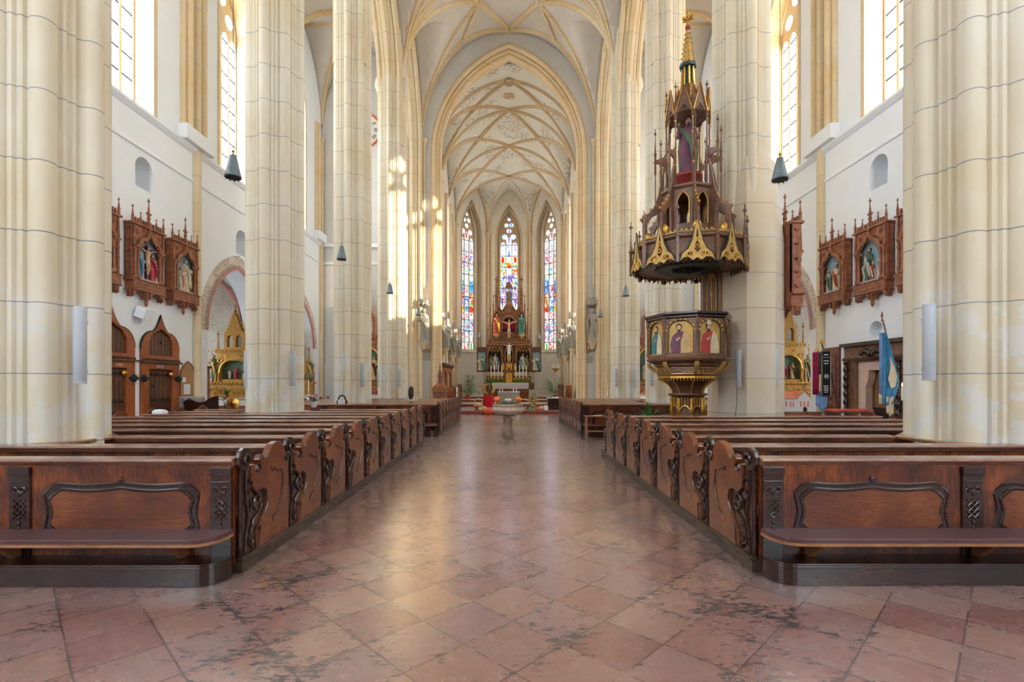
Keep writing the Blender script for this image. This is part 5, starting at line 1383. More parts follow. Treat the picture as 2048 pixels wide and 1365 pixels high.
for k, (x, y, mt) in enumerate(((-.08, 0, 'straw'), (.08, -.05, 'peach'), (.0, .08, 'cream'))): m = MB(); m.sphere((x, y, .27), (.1, .08, .06), 9, 6); m.build('loaf', mt, t, smooth=60)
t = thing('straw_bundle', g(953, 26.4)+(Z1,), 0, 'reddish dried flower and straw bundle in front of the basket', 'bundle')
m = MB(); blades(m, 60, .3, .012, 9, .8); m.build('stalks', 'redslab', t, fixn=False)
# red draped stand with harvest crown
t = thing('draped_stand', g(977, 30.3)+(Z1,), 0, 'round stand draped with a bright red pleated cloth', 'stand')
m = MB(); m.lathe([(.34, 0), (.32, .3), (.3, .66), (.28, .72), (.02, .73)], 48, fold=lambda a, z: .07*sin(14*a)*(1-z)); m.build('red_drape', 'red', t, smooth=60)
t = thing('harvest_crown', g(977, 30.3)+(Z1+.73,), 0, 'straw harvest crown with a green leafy cross on top, on the red draped stand', 'harvest crown')
for sx in (-1, 1):
    m = MB(); m.tube([(sx*.3*sin(pi*k/12), -.02, .05+.6*(1-cos(pi*k/12))/2) for k in range(13)], [.03+.09*sin(pi*k/12) for k in range(13)], 10); m.build('straw_arc', 'straw', t, smooth=60)
m = MB(); r = random.Random(8)
for k in range(420):
    t_ = r.random(); a = r.uniform(0, 2*pi)
    if k < 260: c = Vector((.06+.09*sin(t_*3), -.1, .02+.95*t_))
    else: c = Vector((r.uniform(-.16, .18), -.06, .83+r.uniform(-.05, .05)))
    p = c+Vector((.06*cos(a), .05*sin(a), r.uniform(-.03, .03))); d = Vector((cos(a), sin(a), .6))*.035; e = Vector((-sin(a), cos(a), 0))*.02; m.add([p-d, p+e, p+d, p-e], [(0, 1, 2, 3)])
tag(m.build('green_foliage', 'leaf', t, fixn=False), kind='stuff')
def sunflower(mb, p, r, d=(0, -1, .2)):
    d = Vector(d).normalized(); u = d.orthogonal().normalized(); w = d.cross(u); p = Vector(p)
    for k in range(14):
        a = 2*pi*k/14; o = u*cos(a)+w*sin(a); s_ = -u*sin(a)+w*cos(a); mb.add([p+o*r*.35, p+o*r*.7+s_*r*.14+d*r*.08, p+o*r, p+o*r*.7-s_*r*.14], [(0, 1, 2, 3)], 0)
    mb.add([tuple(p+(u*cos(a)+w*sin(a))*r*.42+d*r*.06) for a in [2*pi*k/12 for k in range(12)]]+[tuple(p+d*r*.16)], [(k, (k+1) % 12, 12) for k in range(12)], 1)
def bouquet(px, d, z, h, n, rs, lab, seed):
    t = thing('sunflower_bouquet', g(px, d)+(z,), 0, lab, 'bouquet'); r = random.Random(seed)
    m = MB(); m.lathe([(.08*h/.6, 0), (.1*h/.6, .25*h), (.08*h/.6, .3*h)], 12); m.build('vase', 'greystone', t, smooth=40)
    m = MB()
    for k in range(170):
        a = r.uniform(0, 2*pi); q = r.uniform(.0, .3)*h/.6; p = Vector((q*cos(a), q*sin(a), r.uniform(.25, .95)*h)); dd = Vector((cos(a), sin(a), r.uniform(-.3, .6)))*.05*h/.6; e = Vector((-sin(a), cos(a), .1))*.028*h/.6; m.add([p-dd, p+e, p+dd, p-e], [(0, 1, 2, 3)])
    tag(m.build('leaves', 'leaf', t, fixn=False), kind='stuff')
    for k in range(n):
        x = r.uniform(-.24, .24)*h/.6; z_ = r.uniform(.3, 1.0)*h; m = MB(); sunflower(m, (x, -.26*h/.6, z_), rs); m.build('sunflower', ['yellow', 'brown'], t, fixn=False)
bouquet(1065, 27.5, Z1, .78, 11, .09, 'tall sunflower bouquet on the choir step, right of the font', 3)
bouquet(917, 25.9, Z1, .42, 3, .1, 'small sunflower bunch at the left corner of the choir step', 4)
t = thing('green_wreath', g(1066, 26.5)+(Z1,), 0, 'dark green leafy wreath lying on the step by the peach pumpkin', 'wreath')
m = MB(); r = random.Random(2)
for k in range(220):
    a = r.uniform(0, 2*pi); p = Vector((.32*cos(a)+r.uniform(-.06, .06), .2*sin(a), .09+r.uniform(-.08, .12))); d = Vector((r.uniform(-1, 1), r.uniform(-1, 1), r.uniform(-.3, 1)))*.05; e = Vector((-d.y, d.x, 0))*.5; m.add([p-d, p+e, p+d, p-e], [(0, 1, 2, 3)])
tag(m.build('wreath_leaves', 'leaf', t, fixn=False), kind='stuff')
for px, d, w_, lb in ((1092, 26.2, .11, 'white prayer card leaning at the right end of the harvest display'), (1079, 26.0, .0, None)):
    if lb: m = MB(); m.box(-w_, w_, -.01, .01, 0, .26, mat=Matrix.Rotation(-.3, 4, 'X')); tag(m.build('prayer_card', 'cloth', loc=g(px, d)+(Z1+.01,)), lb, 'card')
m = MB(); m.prism([(-.13, 0), (.13, 0), (.0, -.16)], -.01, .01, 'xz'); tag(m.build('white_napkin', 'cloth', loc=g(1037, 25.62)+(Z1+.01,)), 'white napkin corner hanging over the edge of the choir step', 'napkin')
t = thing('paschal_candle', g(914, 26.6)+(Z1,), 0, 'tall decorated white paschal candle on a stand at the left of the choir step', 'candle')
m = MB(); m.lathe([(.14, 0), (.05, .08), (.03, .5), (.09, .58)], 12); m.build('stand', 'station', t, smooth=40)
m = MB(); m.lathe([(.055, .6), (.055, 1.22), (.01, 1.23)], 12); m.build('candle_body', 'wax', t, smooth=40)
m = MB(); m.box(-.03, .03, -.06, -.054, .88, .94); m.box(-.01, .01, -.06, -.054, .82, 1.0); m.build('red_cross', 'redorange', t)
m = MB(); m.lathe([(.05, .56), (.13, .6), (.05, .64)], 14); m.build('green_collar', 'leaf', t)

# ================================================================== HIGH ALTAR
HA = thing('high_altar', (0, 38.5, .62), 0, 'tall carved gothic winged high altar with painted reliefs and slender pinnacles', 'altar')
def hz(py, d=38.3): return CH+(VY-py)*d/F-.62
m = MB(); m.box(-1.9, 1.9, -.6, .3, 0, 1.0); m.box(-1.45, 1.45, -.62, -.3, .98, 1.06)
m.build('altar_base', 'altarwood', HA)
m = MB(); m.box(-1.5, 1.5, -.95, -.55, .0, .9); m.build('altar_table', 'altarwood', HA)
m = MB(); m.box(-1.48, 1.48, -1.02, -.5, .9, 1.0); m.box(-1.48, 1.48, -1.03, -1.01, .56, .98); m.build('lace_cloth', 'lace', HA)
m = MB(); m.box(-1.48, 1.48, -1.035, -1.0, .93, 1.01); m.build('cloth_edge', 'cloth', HA)
m = MB(); m.box(-1.7, 1.7, -.45, -.05, 1.0, 1.55); m.build('predella', 'altarwood', HA)
m = MB(); m.box(-1.95, -1.6, -.3, .2, 0, 1.9); m.box(1.6, 1.95, -.3, .2, 0, 1.9); m.build('side_pier', 'greystone', HA)
m = MB()
m.box(-1.95, 1.95, -.3, .1, 1.86, 2.0); m.prism([(-1.7, 1.9), (-1.7, 3.85), (-.42, 3.85), (-.42, 1.9)], -.3, 0, 'xz', [opening(-1.1, .48, 2.06, 3.3, .35, 6)]); m.prism([(1.7, 1.9), (1.7, 3.85), (.42, 3.85), (.42, 1.9)], -.3, 0, 'xz', [opening(1.1, .48, 2.06, 3.3, .35, 6)])
m.box(-1.7, 1.7, -.05, 0, 1.9, 3.85); m.box(-1.8, 1.8, -.4, .05, 3.85, 3.98); m.build('shrine', 'altarwood', HA, bevel=.01)
for s in (-1, 1):
    a, b = sorted((s*1.72, s*2.45)); m = MB(); m.prism([(a, 1.85), (a, 3.75), (b, 3.75), (b, 1.85)], -.36, -.26, 'xz', [[(a+.08, 1.95), (a+.08, 3.35), (b-.08, 3.35), (b-.08, 1.95)]]); m.box(a, b, -.28, -.26, 1.85, 3.75); w_ = m.build('painted_wing', 'doordark', HA)
    m = MB(); m.box(a+.08, b-.08, -.3, -.28, 1.95, 2.9, 0); m.box(a+.08, b-.08, -.3, -.28, 2.9, 3.35, 1); pn_ = m.build('wing_painting', ['greystone', 'skyblue'], w_)
    for k, (x, h, c1, c2) in enumerate(((-.18, .95, 'cream', 'beige'), (.0, 1.05, 'beige', 'tealrobe'), (.18, .85, 'tealrobe', 'bluecloth'))):
        m = MB(); figure(m, h, (0, 1, 2, 3), (a+b)/2+x, -.32, 1.97, seed=k+11); m.build('painted_figure', [c1, c2, 'skin', 'hair'], pn_, smooth=50)
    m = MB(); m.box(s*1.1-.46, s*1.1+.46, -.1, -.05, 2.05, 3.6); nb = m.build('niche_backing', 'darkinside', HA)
    for k, (x, h, c1, c2) in enumerate(((-.26, .8, 'tealrobe', 'bluecloth'), (-.05, 1.15, 'greystone', 'beige'), (.12, .7, 'goldpaint', 'beige'), (.28, 1.0, 'greenrobe', 'statue'))):
        m = MB(); figure(m, h, (0, 1, 2, 3), s*1.1+x*s, -.18, 2.07, seed=k+21, arms='down'); m.build('relief_figure', [c1, c2, 'skin', 'hair'], nb, smooth=50)
    m = MB()
    for k in range(4):
        P = arch(s*1.1-.36+k*.24, .12, 3.35, .22, 4); m.tube([(x, -.31, z) for x, z in P], .02, 5)
    m.build('gothic_tracery', 'goldpaint', HA)
m = MB()   # central exposition niche
m.box(-.4, .4, -.42, -.02, 1.0, 2.5); m.prism([(-.36, 2.5), (-.36, 3.4), (0, 4.4), (.36, 3.4), (.36, 2.5)], -.42, -.1, 'xz', [opening(0, .24, 2.6, 3.3, .4, 6)]); m.build('central_niche', 'altarwood', HA, bevel=.01)
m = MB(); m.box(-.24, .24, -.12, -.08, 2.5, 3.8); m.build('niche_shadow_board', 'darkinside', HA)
m = MB(); m.sphere((0, -.36, 2.95), (.17, .13, .42), 12, 9); m.lathe([(.2, 2.2), (.1, 2.35), (.17, 2.5)], 10, (0, -.4, 0)); m.build('gilded_bust', 'goldpaint', HA, smooth=60)
m = MB(); figure(m, .8, (0, 0, 0, 0), 0, -.46, 3.2, seed=2, arms='wide'); m.build('white_figure', 'cloth', HA, smooth=50)
m = MB(); m.box(-.24, .24, -.72, -.62, 1.02, 1.72); m.prism([(-.24, 1.72), (.24, 1.72), (0, 1.8)], -.72, -.62, 'xz'); tb = m.build('tabernacle_door', 'gold', HA, bevel=.01)
m = MB(); m.box(-.36, .36, -.64, -.3, 1.0, 2.0); m.build('tabernacle', 'altarwood', HA)
for x in (-.45, -.15, .15, .45): m = MB(); figure(m, .55, (0, 1, 2, 3), x, -.5, 1.98, seed=5, arms='book'); m.build('gilded_figure', ['gold', 'goldpaint', 'skin', 'hair'], HA, smooth=50)
# upper storey
m = MB()
m.box(-1.62, 1.62, -.32, .0, 3.98, 4.25)
for k in range(17): m.box(-1.6+k*.19, -1.52+k*.19, -.36, -.3, 4.2, 4.42)
m.prism([(-1.35, 4.2), (-1.35, 5.3), (-1.2, 6.5), (-.75, 6.9), (-.55, 6.6), (-.35, 6.9), (0, 7.3), (.35, 6.9), (.55, 6.6), (.75, 6.9), (1.2, 6.5), (1.35, 5.3), (1.35, 4.2)], -.2, -.05, 'xz', [opening(0, .5, 4.95, 5.5, .6, 6)])
m.build('upper_gable', 'altarwood', HA, bevel=.01)
m = MB()
m.tube([(x, -.22, z) for x, z in opening(0, .52, 4.95, 5.5, .62, 8)], .03, 5)
for s in (-1, 1):
    m.tube([(s*x, -.22, z) for x, z in ((1.2, 6.45), (.75, 6.85), (.55, 6.55), (.35, 6.85), (0, 7.25))], .03, 5)
    for k in range(7): m.sphere((s*(.12+.17*k), -.24, 6.45-.02*k), .05, 6, 4); m.sphere((s*(.62), -.22, 4.4+.28*k), .04, 6, 4); m.sphere((s*1.28, -.22, 4.4+.28*k), .04, 6, 4)
for k in range(18): m.sphere((-1.53+.18*k, -.34, 4.12), .04, 6, 4)
m.build('gilded_tracery', 'goldpaint', HA)
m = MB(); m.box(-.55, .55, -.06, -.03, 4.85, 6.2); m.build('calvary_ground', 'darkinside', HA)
m = MB(); m.box(-.62, .62, -.42, -.36, 5.62, 5.7, 0); m.box(-.05, .05, -.42, -.36, 4.3, 6.0, 0); corpus(m, 1.4, 0, -.47, 4.42, 1, 3, 2); m.build('crucifix', ['altarwood', 'skin', 'hair', 'cloth'], HA, smooth=50)
for s, c1, c2 in ((-1, 'redrobe', 'gold'), (1, 'tealrobe', 'greenrobe')):
    m = MB(); figure(m, 1.5, (0, 1, 2, 3), s*.95, -.4, 4.75, seed=8+s, arms='book'); m.build('altar_saint', [c1, c2, 'skin', 'hair'], HA, smooth=50)
    m = MB(); m.lathe([(.02, 4.35), (.22, 4.6), (.26, 4.75)], 8, (s*.95, -.35, 0)); m.build('statue_console', 'goldpaint', HA)
    m = MB(); m.prism([(s*.95-.26, 6.15), (s*.95, 6.75), (s*.95+.26, 6.15), (s*.95+.2, 6.15), (s*.95, 6.45), (s*.95-.2, 6.15)], -.5, -.2, 'xz'); m.build('statue_canopy', 'altarwood', HA)
    for x, z, h, r_ in ((.95, 6.5, 2.7, .16), (.7, 6.5, 1.7, .06), (1.2, 6.3, 1.5, .06), (1.42, 4.3, 2.6, .06), (1.6, 4.0, 2.4, .05), (.5, 6.8, 1.3, .05)):
        m = MB(); pinnacle(m, s*x, -.2, z, h, r_); m.build('pinnacle', 'altarwood', HA)
    m = MB(); m.sphere((s*.33, -.1, 5.45), (.2, .04, .36), 10, 7); m.build('red_wing', 'maroon', HA, smooth=60)
m = MB(); m.box(-.26, .26, -.3, .1, 6.4, 6.85); m.lathe([(.3, 6.85), (.32, 6.92), (.28, 6.95)], 8, (0, -.1, 0)); m.box(-.32, -.28, -.3, -.25, 6.95, 8.3); m.box(.28, .32, -.3, -.25, 6.95, 8.3); m.prism([(-.34, 8.25), (0, 8.85), (.34, 8.25)], -.3, -.05, 'xz'); pinnacle(m, 0, -.18, 8.6, .6, .04); m.build('crowning_niche', 'altarwood', HA)
m = MB(); figure(m, 1.3, (0, 1, 2, 3), 0, -.12, 6.95, seed=6, arms='book'); m.build('crowning_statue', ['redrobe', 'tealrobe', 'skin', 'hair'], HA, smooth=50)
# candles and flowers on the altar
cp = None
for k, px in enumerate((982, 989, 996.5, 1003.5, 1032, 1039, 1046, 1053)):
    x = (px-VX)*.0377
    if cp is None:
        cp = thing('altar_candle', (x, 37.75, 1.64), 0); m = MB(); m.lathe([(.1, 0), (.03, .06), (.022, .3), (.06, .36)], 8); m.build('candlestick', 'brass', cp, smooth=40)
        m = MB(); m.lathe([(.035, .36), (.033, 1.3), (.005, 1.32)], 8); m.build('candle', 'wax', cp, smooth=40); o = cp
    else: o = copy_tree(cp); o.location = (x, 37.75, 1.64)
    tag(o, 'tall white candle on the high altar, %s of eight' % ['leftmost', 'second from left', 'third from left', 'fourth from left', 'fourth from right', 'third from right', 'second from right', 'rightmost'][k], 'candle', 'tall candles on the high altar')
for s, nm in ((-1, 'left'), (1, 'right')):
    t = thing('sunflower_row', (s*.95, 37.62, 1.64), 0, 'row of yellow sunflowers on the high altar, %s of the tabernacle' % nm, 'flowers')
    m = MB(); m.box(-.6, .6, -.06, .06, 0, .08)
    for k in range(140):
        p = Vector((random.uniform(-.6, .6), random.uniform(-.1, .1), random.uniform(.05, .42))); d = Vector((random.uniform(-1, 1), 0, random.uniform(-.4, 1)))*.05; m.add([p-d, p+Vector((.03, 0, -.02)), p+d, p-Vector((.03, 0, -.02))], [(0, 1, 2, 3)])
    m.build('greenery', 'moss', t, fixn=False)
    for k in range(7): m = MB(); sunflower(m, (-.55+k*.18, -.12, .3+.08*(k % 2)), .085); m.build('sunflower', ['yellow', 'brown'], t, fixn=False)
# smaller front altar with four candles and the carved stone panel
t = thing('front_altar', (-.02, 33.0, .32), 0, 'low grey altar table with a plain front in the middle of the choir', 'altar')
m = MB(); m.box(-.72, .72, -.3, .3, 0, .68); m.build('altar_block', 'greystone', t, bevel=.01); m = MB(); m.box(-.75, .75, -.33, .33, .68, .74); m.build('altar_top', 'cloth', t, bevel=.005)
cp = None
for k, px in enumerate((999.5, 1005, 1027, 1033)):
    x = (px-VX)*.033
    m = MB(); m.lathe([(.035, 0), (.035, .17), (.005, .18)], 10); o = m.build('short_candle', 'wax', loc=(x, 33.0, 1.06), smooth=40)
    tag(o, '%s of the four short white candles on the low front altar' % ['leftmost', 'second from left', 'second from right', 'rightmost'][k], 'candle', 'short candles on the front altar')
t = thing('stone_relief_panel', g(1067, 33.0)+(.32,), 0, 'small upright grey stone panel with a round relief, right of the front altar', 'stone panel')
m = MB(); m.box(-.3, .3, -.06, .06, 0, .85); m.build('slab', 'greystone', t, bevel=.01); m = MB(); m.lathe([(.13, 0), (.13, .03), (.06, .05)], 16, mat=Matrix.Translation((0, -.06, .55)) @ Matrix.Rotation(pi/2, 4, 'X')); m.build('round_relief', 'statue', t)
m = MB(); m.box(-1.75, 1.75, -.1, .1, 0, .55)
for k in range(6): m.box(-1.76, 1.76, -.13, -.1, .06+k*.085, .085+k*.085)
tag(m.build('slatted_footboard', 'door', loc=(0, 36.5, .47)), 'brown slatted wooden step front below the high altar', 'step front')
# ================================================================== STATUES ON PIERS AND CHOIR SHAFTS
def pier_statue(loc, h, lab, seed, arms, rz=0, canopy=True):
    t = thing('statue', loc, rz, lab, 'statue', 'stone apostle statues')
    m = MB(); m.lathe([(.04, -.45), (.12, -.35), (.16, -.15), (.27, -.06), (.29, 0)], 10); m.build('console', 'jamb', t, smooth=40)
    m = MB(); figure(m, h, (0, 0, 0, 0), 0, 0, 0, seed=seed, arms=arms); m.build('figure', 'statue', t, smooth=50)
    if canopy:
        m = MB(); z = h+.18; m.lathe([(.16, z), (.24, z+.1), (.27, z+.3), (.2, z+.34)], 8)
        for k in range(8): a = 2*pi*k/8; m.sphere((.25*cos(a), .25*sin(a), z+.05), .06, 6, 4); pinnacle(m, .22*cos(a), .22*sin(a), z+.25, .25, .03, cross=False)
        m.build('canopy', 'statue', t)
    return t
p = at(847, 683, 26.8); pier_statue((p.x, 26.85, p.z), 1.72, 'stone apostle statue on a console on the left pier of the triumphal arch', 1, 'book')
p = at(1185, 683, 26.8); pier_statue((p.x, 26.85, p.z), 1.72, 'stone apostle statue on a console on the right pier of the triumphal arch', 2, 'down')
for k, (px, py, d, s, a) in enumerate(((889, 698, 31.9, 3, 'staff'), (904, 712, 35.9, 4, 'book'), (914, 716, 39.4, 6, 'down'), (1146, 698, 31.9, 5, 'book'), (1131, 712, 35.9, 7, 'down'), (1121, 716, 39.4, 8, 'staff'))):
    p = at(px, py, d); side = 'left' if px < VX else 'right'; w = ('nearest', 'middle', 'farthest')[k % 3]
    pier_statue((max(-4.05, min(4.05, p.x)), d-.1, p.z), 1.75, 'weathered stone statue on the %s choir wall, the %s of three' % (side, w), s, a)
for px, py, d, lb in ((856, 713, 27.0, 'square grey-green stone plaque on the left pier below the statue'), (1177, 717, 27.0, 'square grey stone plaque on the right pier below the statue')):
    p = at(px, py, d); m = MB(); m.box(-.19, .19, 0, .05, -.18, .18); tag(m.build('wall_plaque', 'plaque', loc=(p.x, YE-.06, p.z), bevel=.008), lb, 'plaque')
for px, py, d, y, lb in ((856, 702, 27.1, YE-.02, 'brass consecration cross with candle on the left pier'), (1176, 702, 27.1, YE-.02, 'brass consecration cross with candle on the right pier'), (936, 724, 42.0, Y1-1.2, 'brass wall sconce on the left apse wall'), (1102, 724, 42.0, Y1-1.2, 'brass wall sconce on the right apse wall')):
    sx = p.x; p = at(px, py, y if y < 30 else 41.0); t = thing('wall_sconce', (p.x, y if y < 30 else 41.35, p.z), 0, lb, 'sconce')
    if y > 30: t.location.x = p.x
    m = MB(); m.box(-.2, .2, -.05, -.02, -.03, .03); m.box(-.03, .03, -.05, 0, -.16, .16); m.tube([(0, 0, 0), (0, -.15, -.02), (0, -.16, .08)], .015, 5); m.build('cross_arm', 'brass', t)
    m = MB(); m.lathe([(.025, .08), (.025, .3), (.004, .32)], 8, (0, -.16, 0)); m.build('candle', 'wax', t)
# hanging chains with beads by the arch
for px, py, d in ((883, 660, 28.6),):
    m = MB(); m.tube([(0, 0, 0), (0, 0, 12)], .006, 4)
    for z in (0, 3.4, 5.4): m.sphere((0, 0, z), .04, 7, 5)
    p = at(px, 712, d); tag(m.build('hanging_chain', 'iron', loc=p), 'thin dark chain with beads hanging at the left of the triumphal arch', 'chain')

# choir furniture --------------------------------------------------
t = thing('font_cover', g(880, 24.6)+(0,), 0, 'round carved wooden baptismal cover with a pointed spire and cross, left of the choir', 'font cover')
m = MB(); m.lathe([(.36, 0), (.36, .5), (.3, .55), (.3, .78), (.36, .82), (.36, 1.1), (.39, 1.13), (.39, 1.16)], 8); m.build('drum', 'redslab', t)
m = MB(); m.lathe([(.37, 1.16), (.38, 1.36), (.36, 1.38)], 8, rot=.2)
for k in range(16): a = 2*pi*k/16; m.sphere((.37*cos(a), .37*sin(a), 1.26), .04, 6, 4)
m.build('carved_frieze', 'bench', t)
m = MB(); m.lathe([(.4, 1.38), (.34, 1.42), (.14, 1.58), (.12, 1.6)], 8); m.build('roof', 'station', t)
m = MB(); m.lathe([(.12, 1.6), (.12, 1.64), (.06, 1.65), (.06, 1.9), (.12, 1.92), (.12, 1.98), (.03, 2.3), (.015, 2.42)], 8)
for k in range(6): a = 2*pi*k/6; m.tube([(.1*cos(a), .1*sin(a), 1.62), (.1*cos(a), .1*sin(a), 1.92)], .014, 5)
m.sphere((0, 0, 2.4), (.06, .06, .03), 8, 5); m.build('lantern_spire', 'redslab', t)
m = MB(); m.box(-.006, .006, -.006, .006, 2.42, 2.62); m.box(-.05, .05, -.006, .006, 2.52, 2.54); m.build('cross', 'iron', t)
t = thing('carved_screen', (-3.95, 29.3, .17), 0, 'tall carved oak stall back with open arches at the left edge of the choir', 'choir stall')
X = 0
m = MB(); m.prism([(0, 0), (0, 2.5), (4.8, 2.5), (4.8, 0)], -.05, .05, 'yz', [opening(1.3, .8, .9, 1.7, .4, 6), opening(3.5, .8, .9, 1.7, .4, 6)]); m.build('arched_back', 'door', t, bevel=.01)
m = MB(); m.box(-.12, .2, -.1, 4.9, 2.5, 2.62); m.box(-.08, .14, -.05, 4.85, 2.42, 2.5); m.build('cornice', 'doordark', t)
m = MB(); m.box(.05, .35, 0, 4.7, 0, .5); m.build('seat', 'door', t)
def stall(loc, n, lab, dirx, w=.62):
    t = thing('choir_stall', loc, 0, lab, 'choir stall')
    for k in range(n):
        y = k*w; m = MB(); m.box(-.04, .04, y+.04, y+w-.04, 0, .86); m.box(-.02, .05, y+.1, y+w-.1, .1, .75); m.build('front_panel', 'door', t, bevel=.006)
    for k in range(n+1):
        y = k*w; m = MB(); m.box(-.06, .06, y-.05, y+.05, 0, .92); m.lathe([(.07, .92), (.09, .98), (.05, 1.02), (.07, 1.1), (.01, 1.24)], 6, (0, y, 0)); m.build('carved_post', 'doordark', t)
    m = MB(); m.box(-.08, .08, -.05, n*w+.05, .86, .9); m.build('top_rail', 'door', t, bevel=.005)
    m = MB(); m.box(-.05+dirx*.5, .05+dirx*.5, 0, n*w, 0, 1.15); m.box(min(0, dirx*.5), max(0, dirx*.5), 0, n*w, .4, .45); m.build('back_and_seat', 'door', t)
stall((-3.05, 28.6, .17), 5, 'carved wooden choir stall front with pinnacled posts, left side near the candle', -1)
stall((-3.3, 32.6, .32), 3, 'carved wooden choir stall with pinnacles further back on the left of the choir', -1)
stall((3.3, 30.7, .32), 4, 'carved wooden choir stall front with pinnacled posts on the right of the choir', 1)
t = thing('lectern', (2.35, 26.6, Z1), 0, 'small dark lectern with a white cloth in front of the right choir stalls', 'lectern')
m = MB(); m.box(-.3, .3, -.2, .2, 0, .62); m.build('stand', 'dark', t); m = MB(); m.box(-.34, .34, -.24, .24, .62, .66, mat=Matrix.Translation((0, 0, .0)) ); m.box(-.05, .32, -.22, .2, .66, .69); m.build('white_cloth', 'cloth', t)
def palm(loc, lab, seed, L):
    t = thing('palm', loc, 0, lab, 'palm'); pot(t, .2, .35, 'terracotta'); r = random.Random(seed); m = MB()
    for k in range(11):
        a = r.uniform(0, 2*pi); e = r.uniform(.3, 1.1); P = []
        for i in range(9):
            q = i/8; P.append(Vector((L*q*sin(e)*cos(a), L*q*sin(e)*sin(a)*.6, .35+L*q*cos(e)*1.2-.75*L*q*q*sin(e))))
        m.tube(P, .008, 4)
        for i in range(2, 9):
            for q in (0, .5):
                p = P[i-1].lerp(P[i], q); dr = (P[i]-P[i-1]).normalized(); sd = dr.cross(Vector((0, 0, 1))).normalized()
                for sg in (-1, 1):
                    tip = p+(sd*sg*.75+dr*.5-Vector((0, 0, .3))).normalized()*.34*L*(1-.05*i); wv = dr*.02; m.add([p-wv, p+wv, tip], [(0, 1, 2)])
    tag(m.build('fronds', 'palm', t, fixn=False), kind='stuff')
palm(g(936, 35.2)+(.47,), 'feathery green palm in the choir, left of the high altar', 1, 1.5)
palm(g(1108, 35.2)+(.47,), 'feathery green palm in the choir, right of the high altar', 2, 1.4)
m = MB(); m.lathe([(.2, 0), (.03, .05), (.02, 1.9), (.1, 2.0)], 8); t = thing('candelabrum', g(1111, 35.8)+(.47,), 0, 'gilt standing candelabrum with clustered candles on the right of the high altar', 'candelabrum'); m.build('stem', 'brass', t)
m = MB(); m.lathe([(.05, 1.95), (.26, 2.15), (.28, 2.2)], 10); m.build('bowl', 'brass', t)
for k in range(6): a = 2*pi*k/6; m = MB(); m.lathe([(.03, 2.2), (.03, 2.48)], 6, (.22*cos(a), .1*sin(a), 0)); m.build('candle', 'wax', t)
m = MB(); m.box(-3.9, -1.95, -.05, .05, 0, .06); m.box(1.95, 3.9, -.05, .05, 0, .06); 

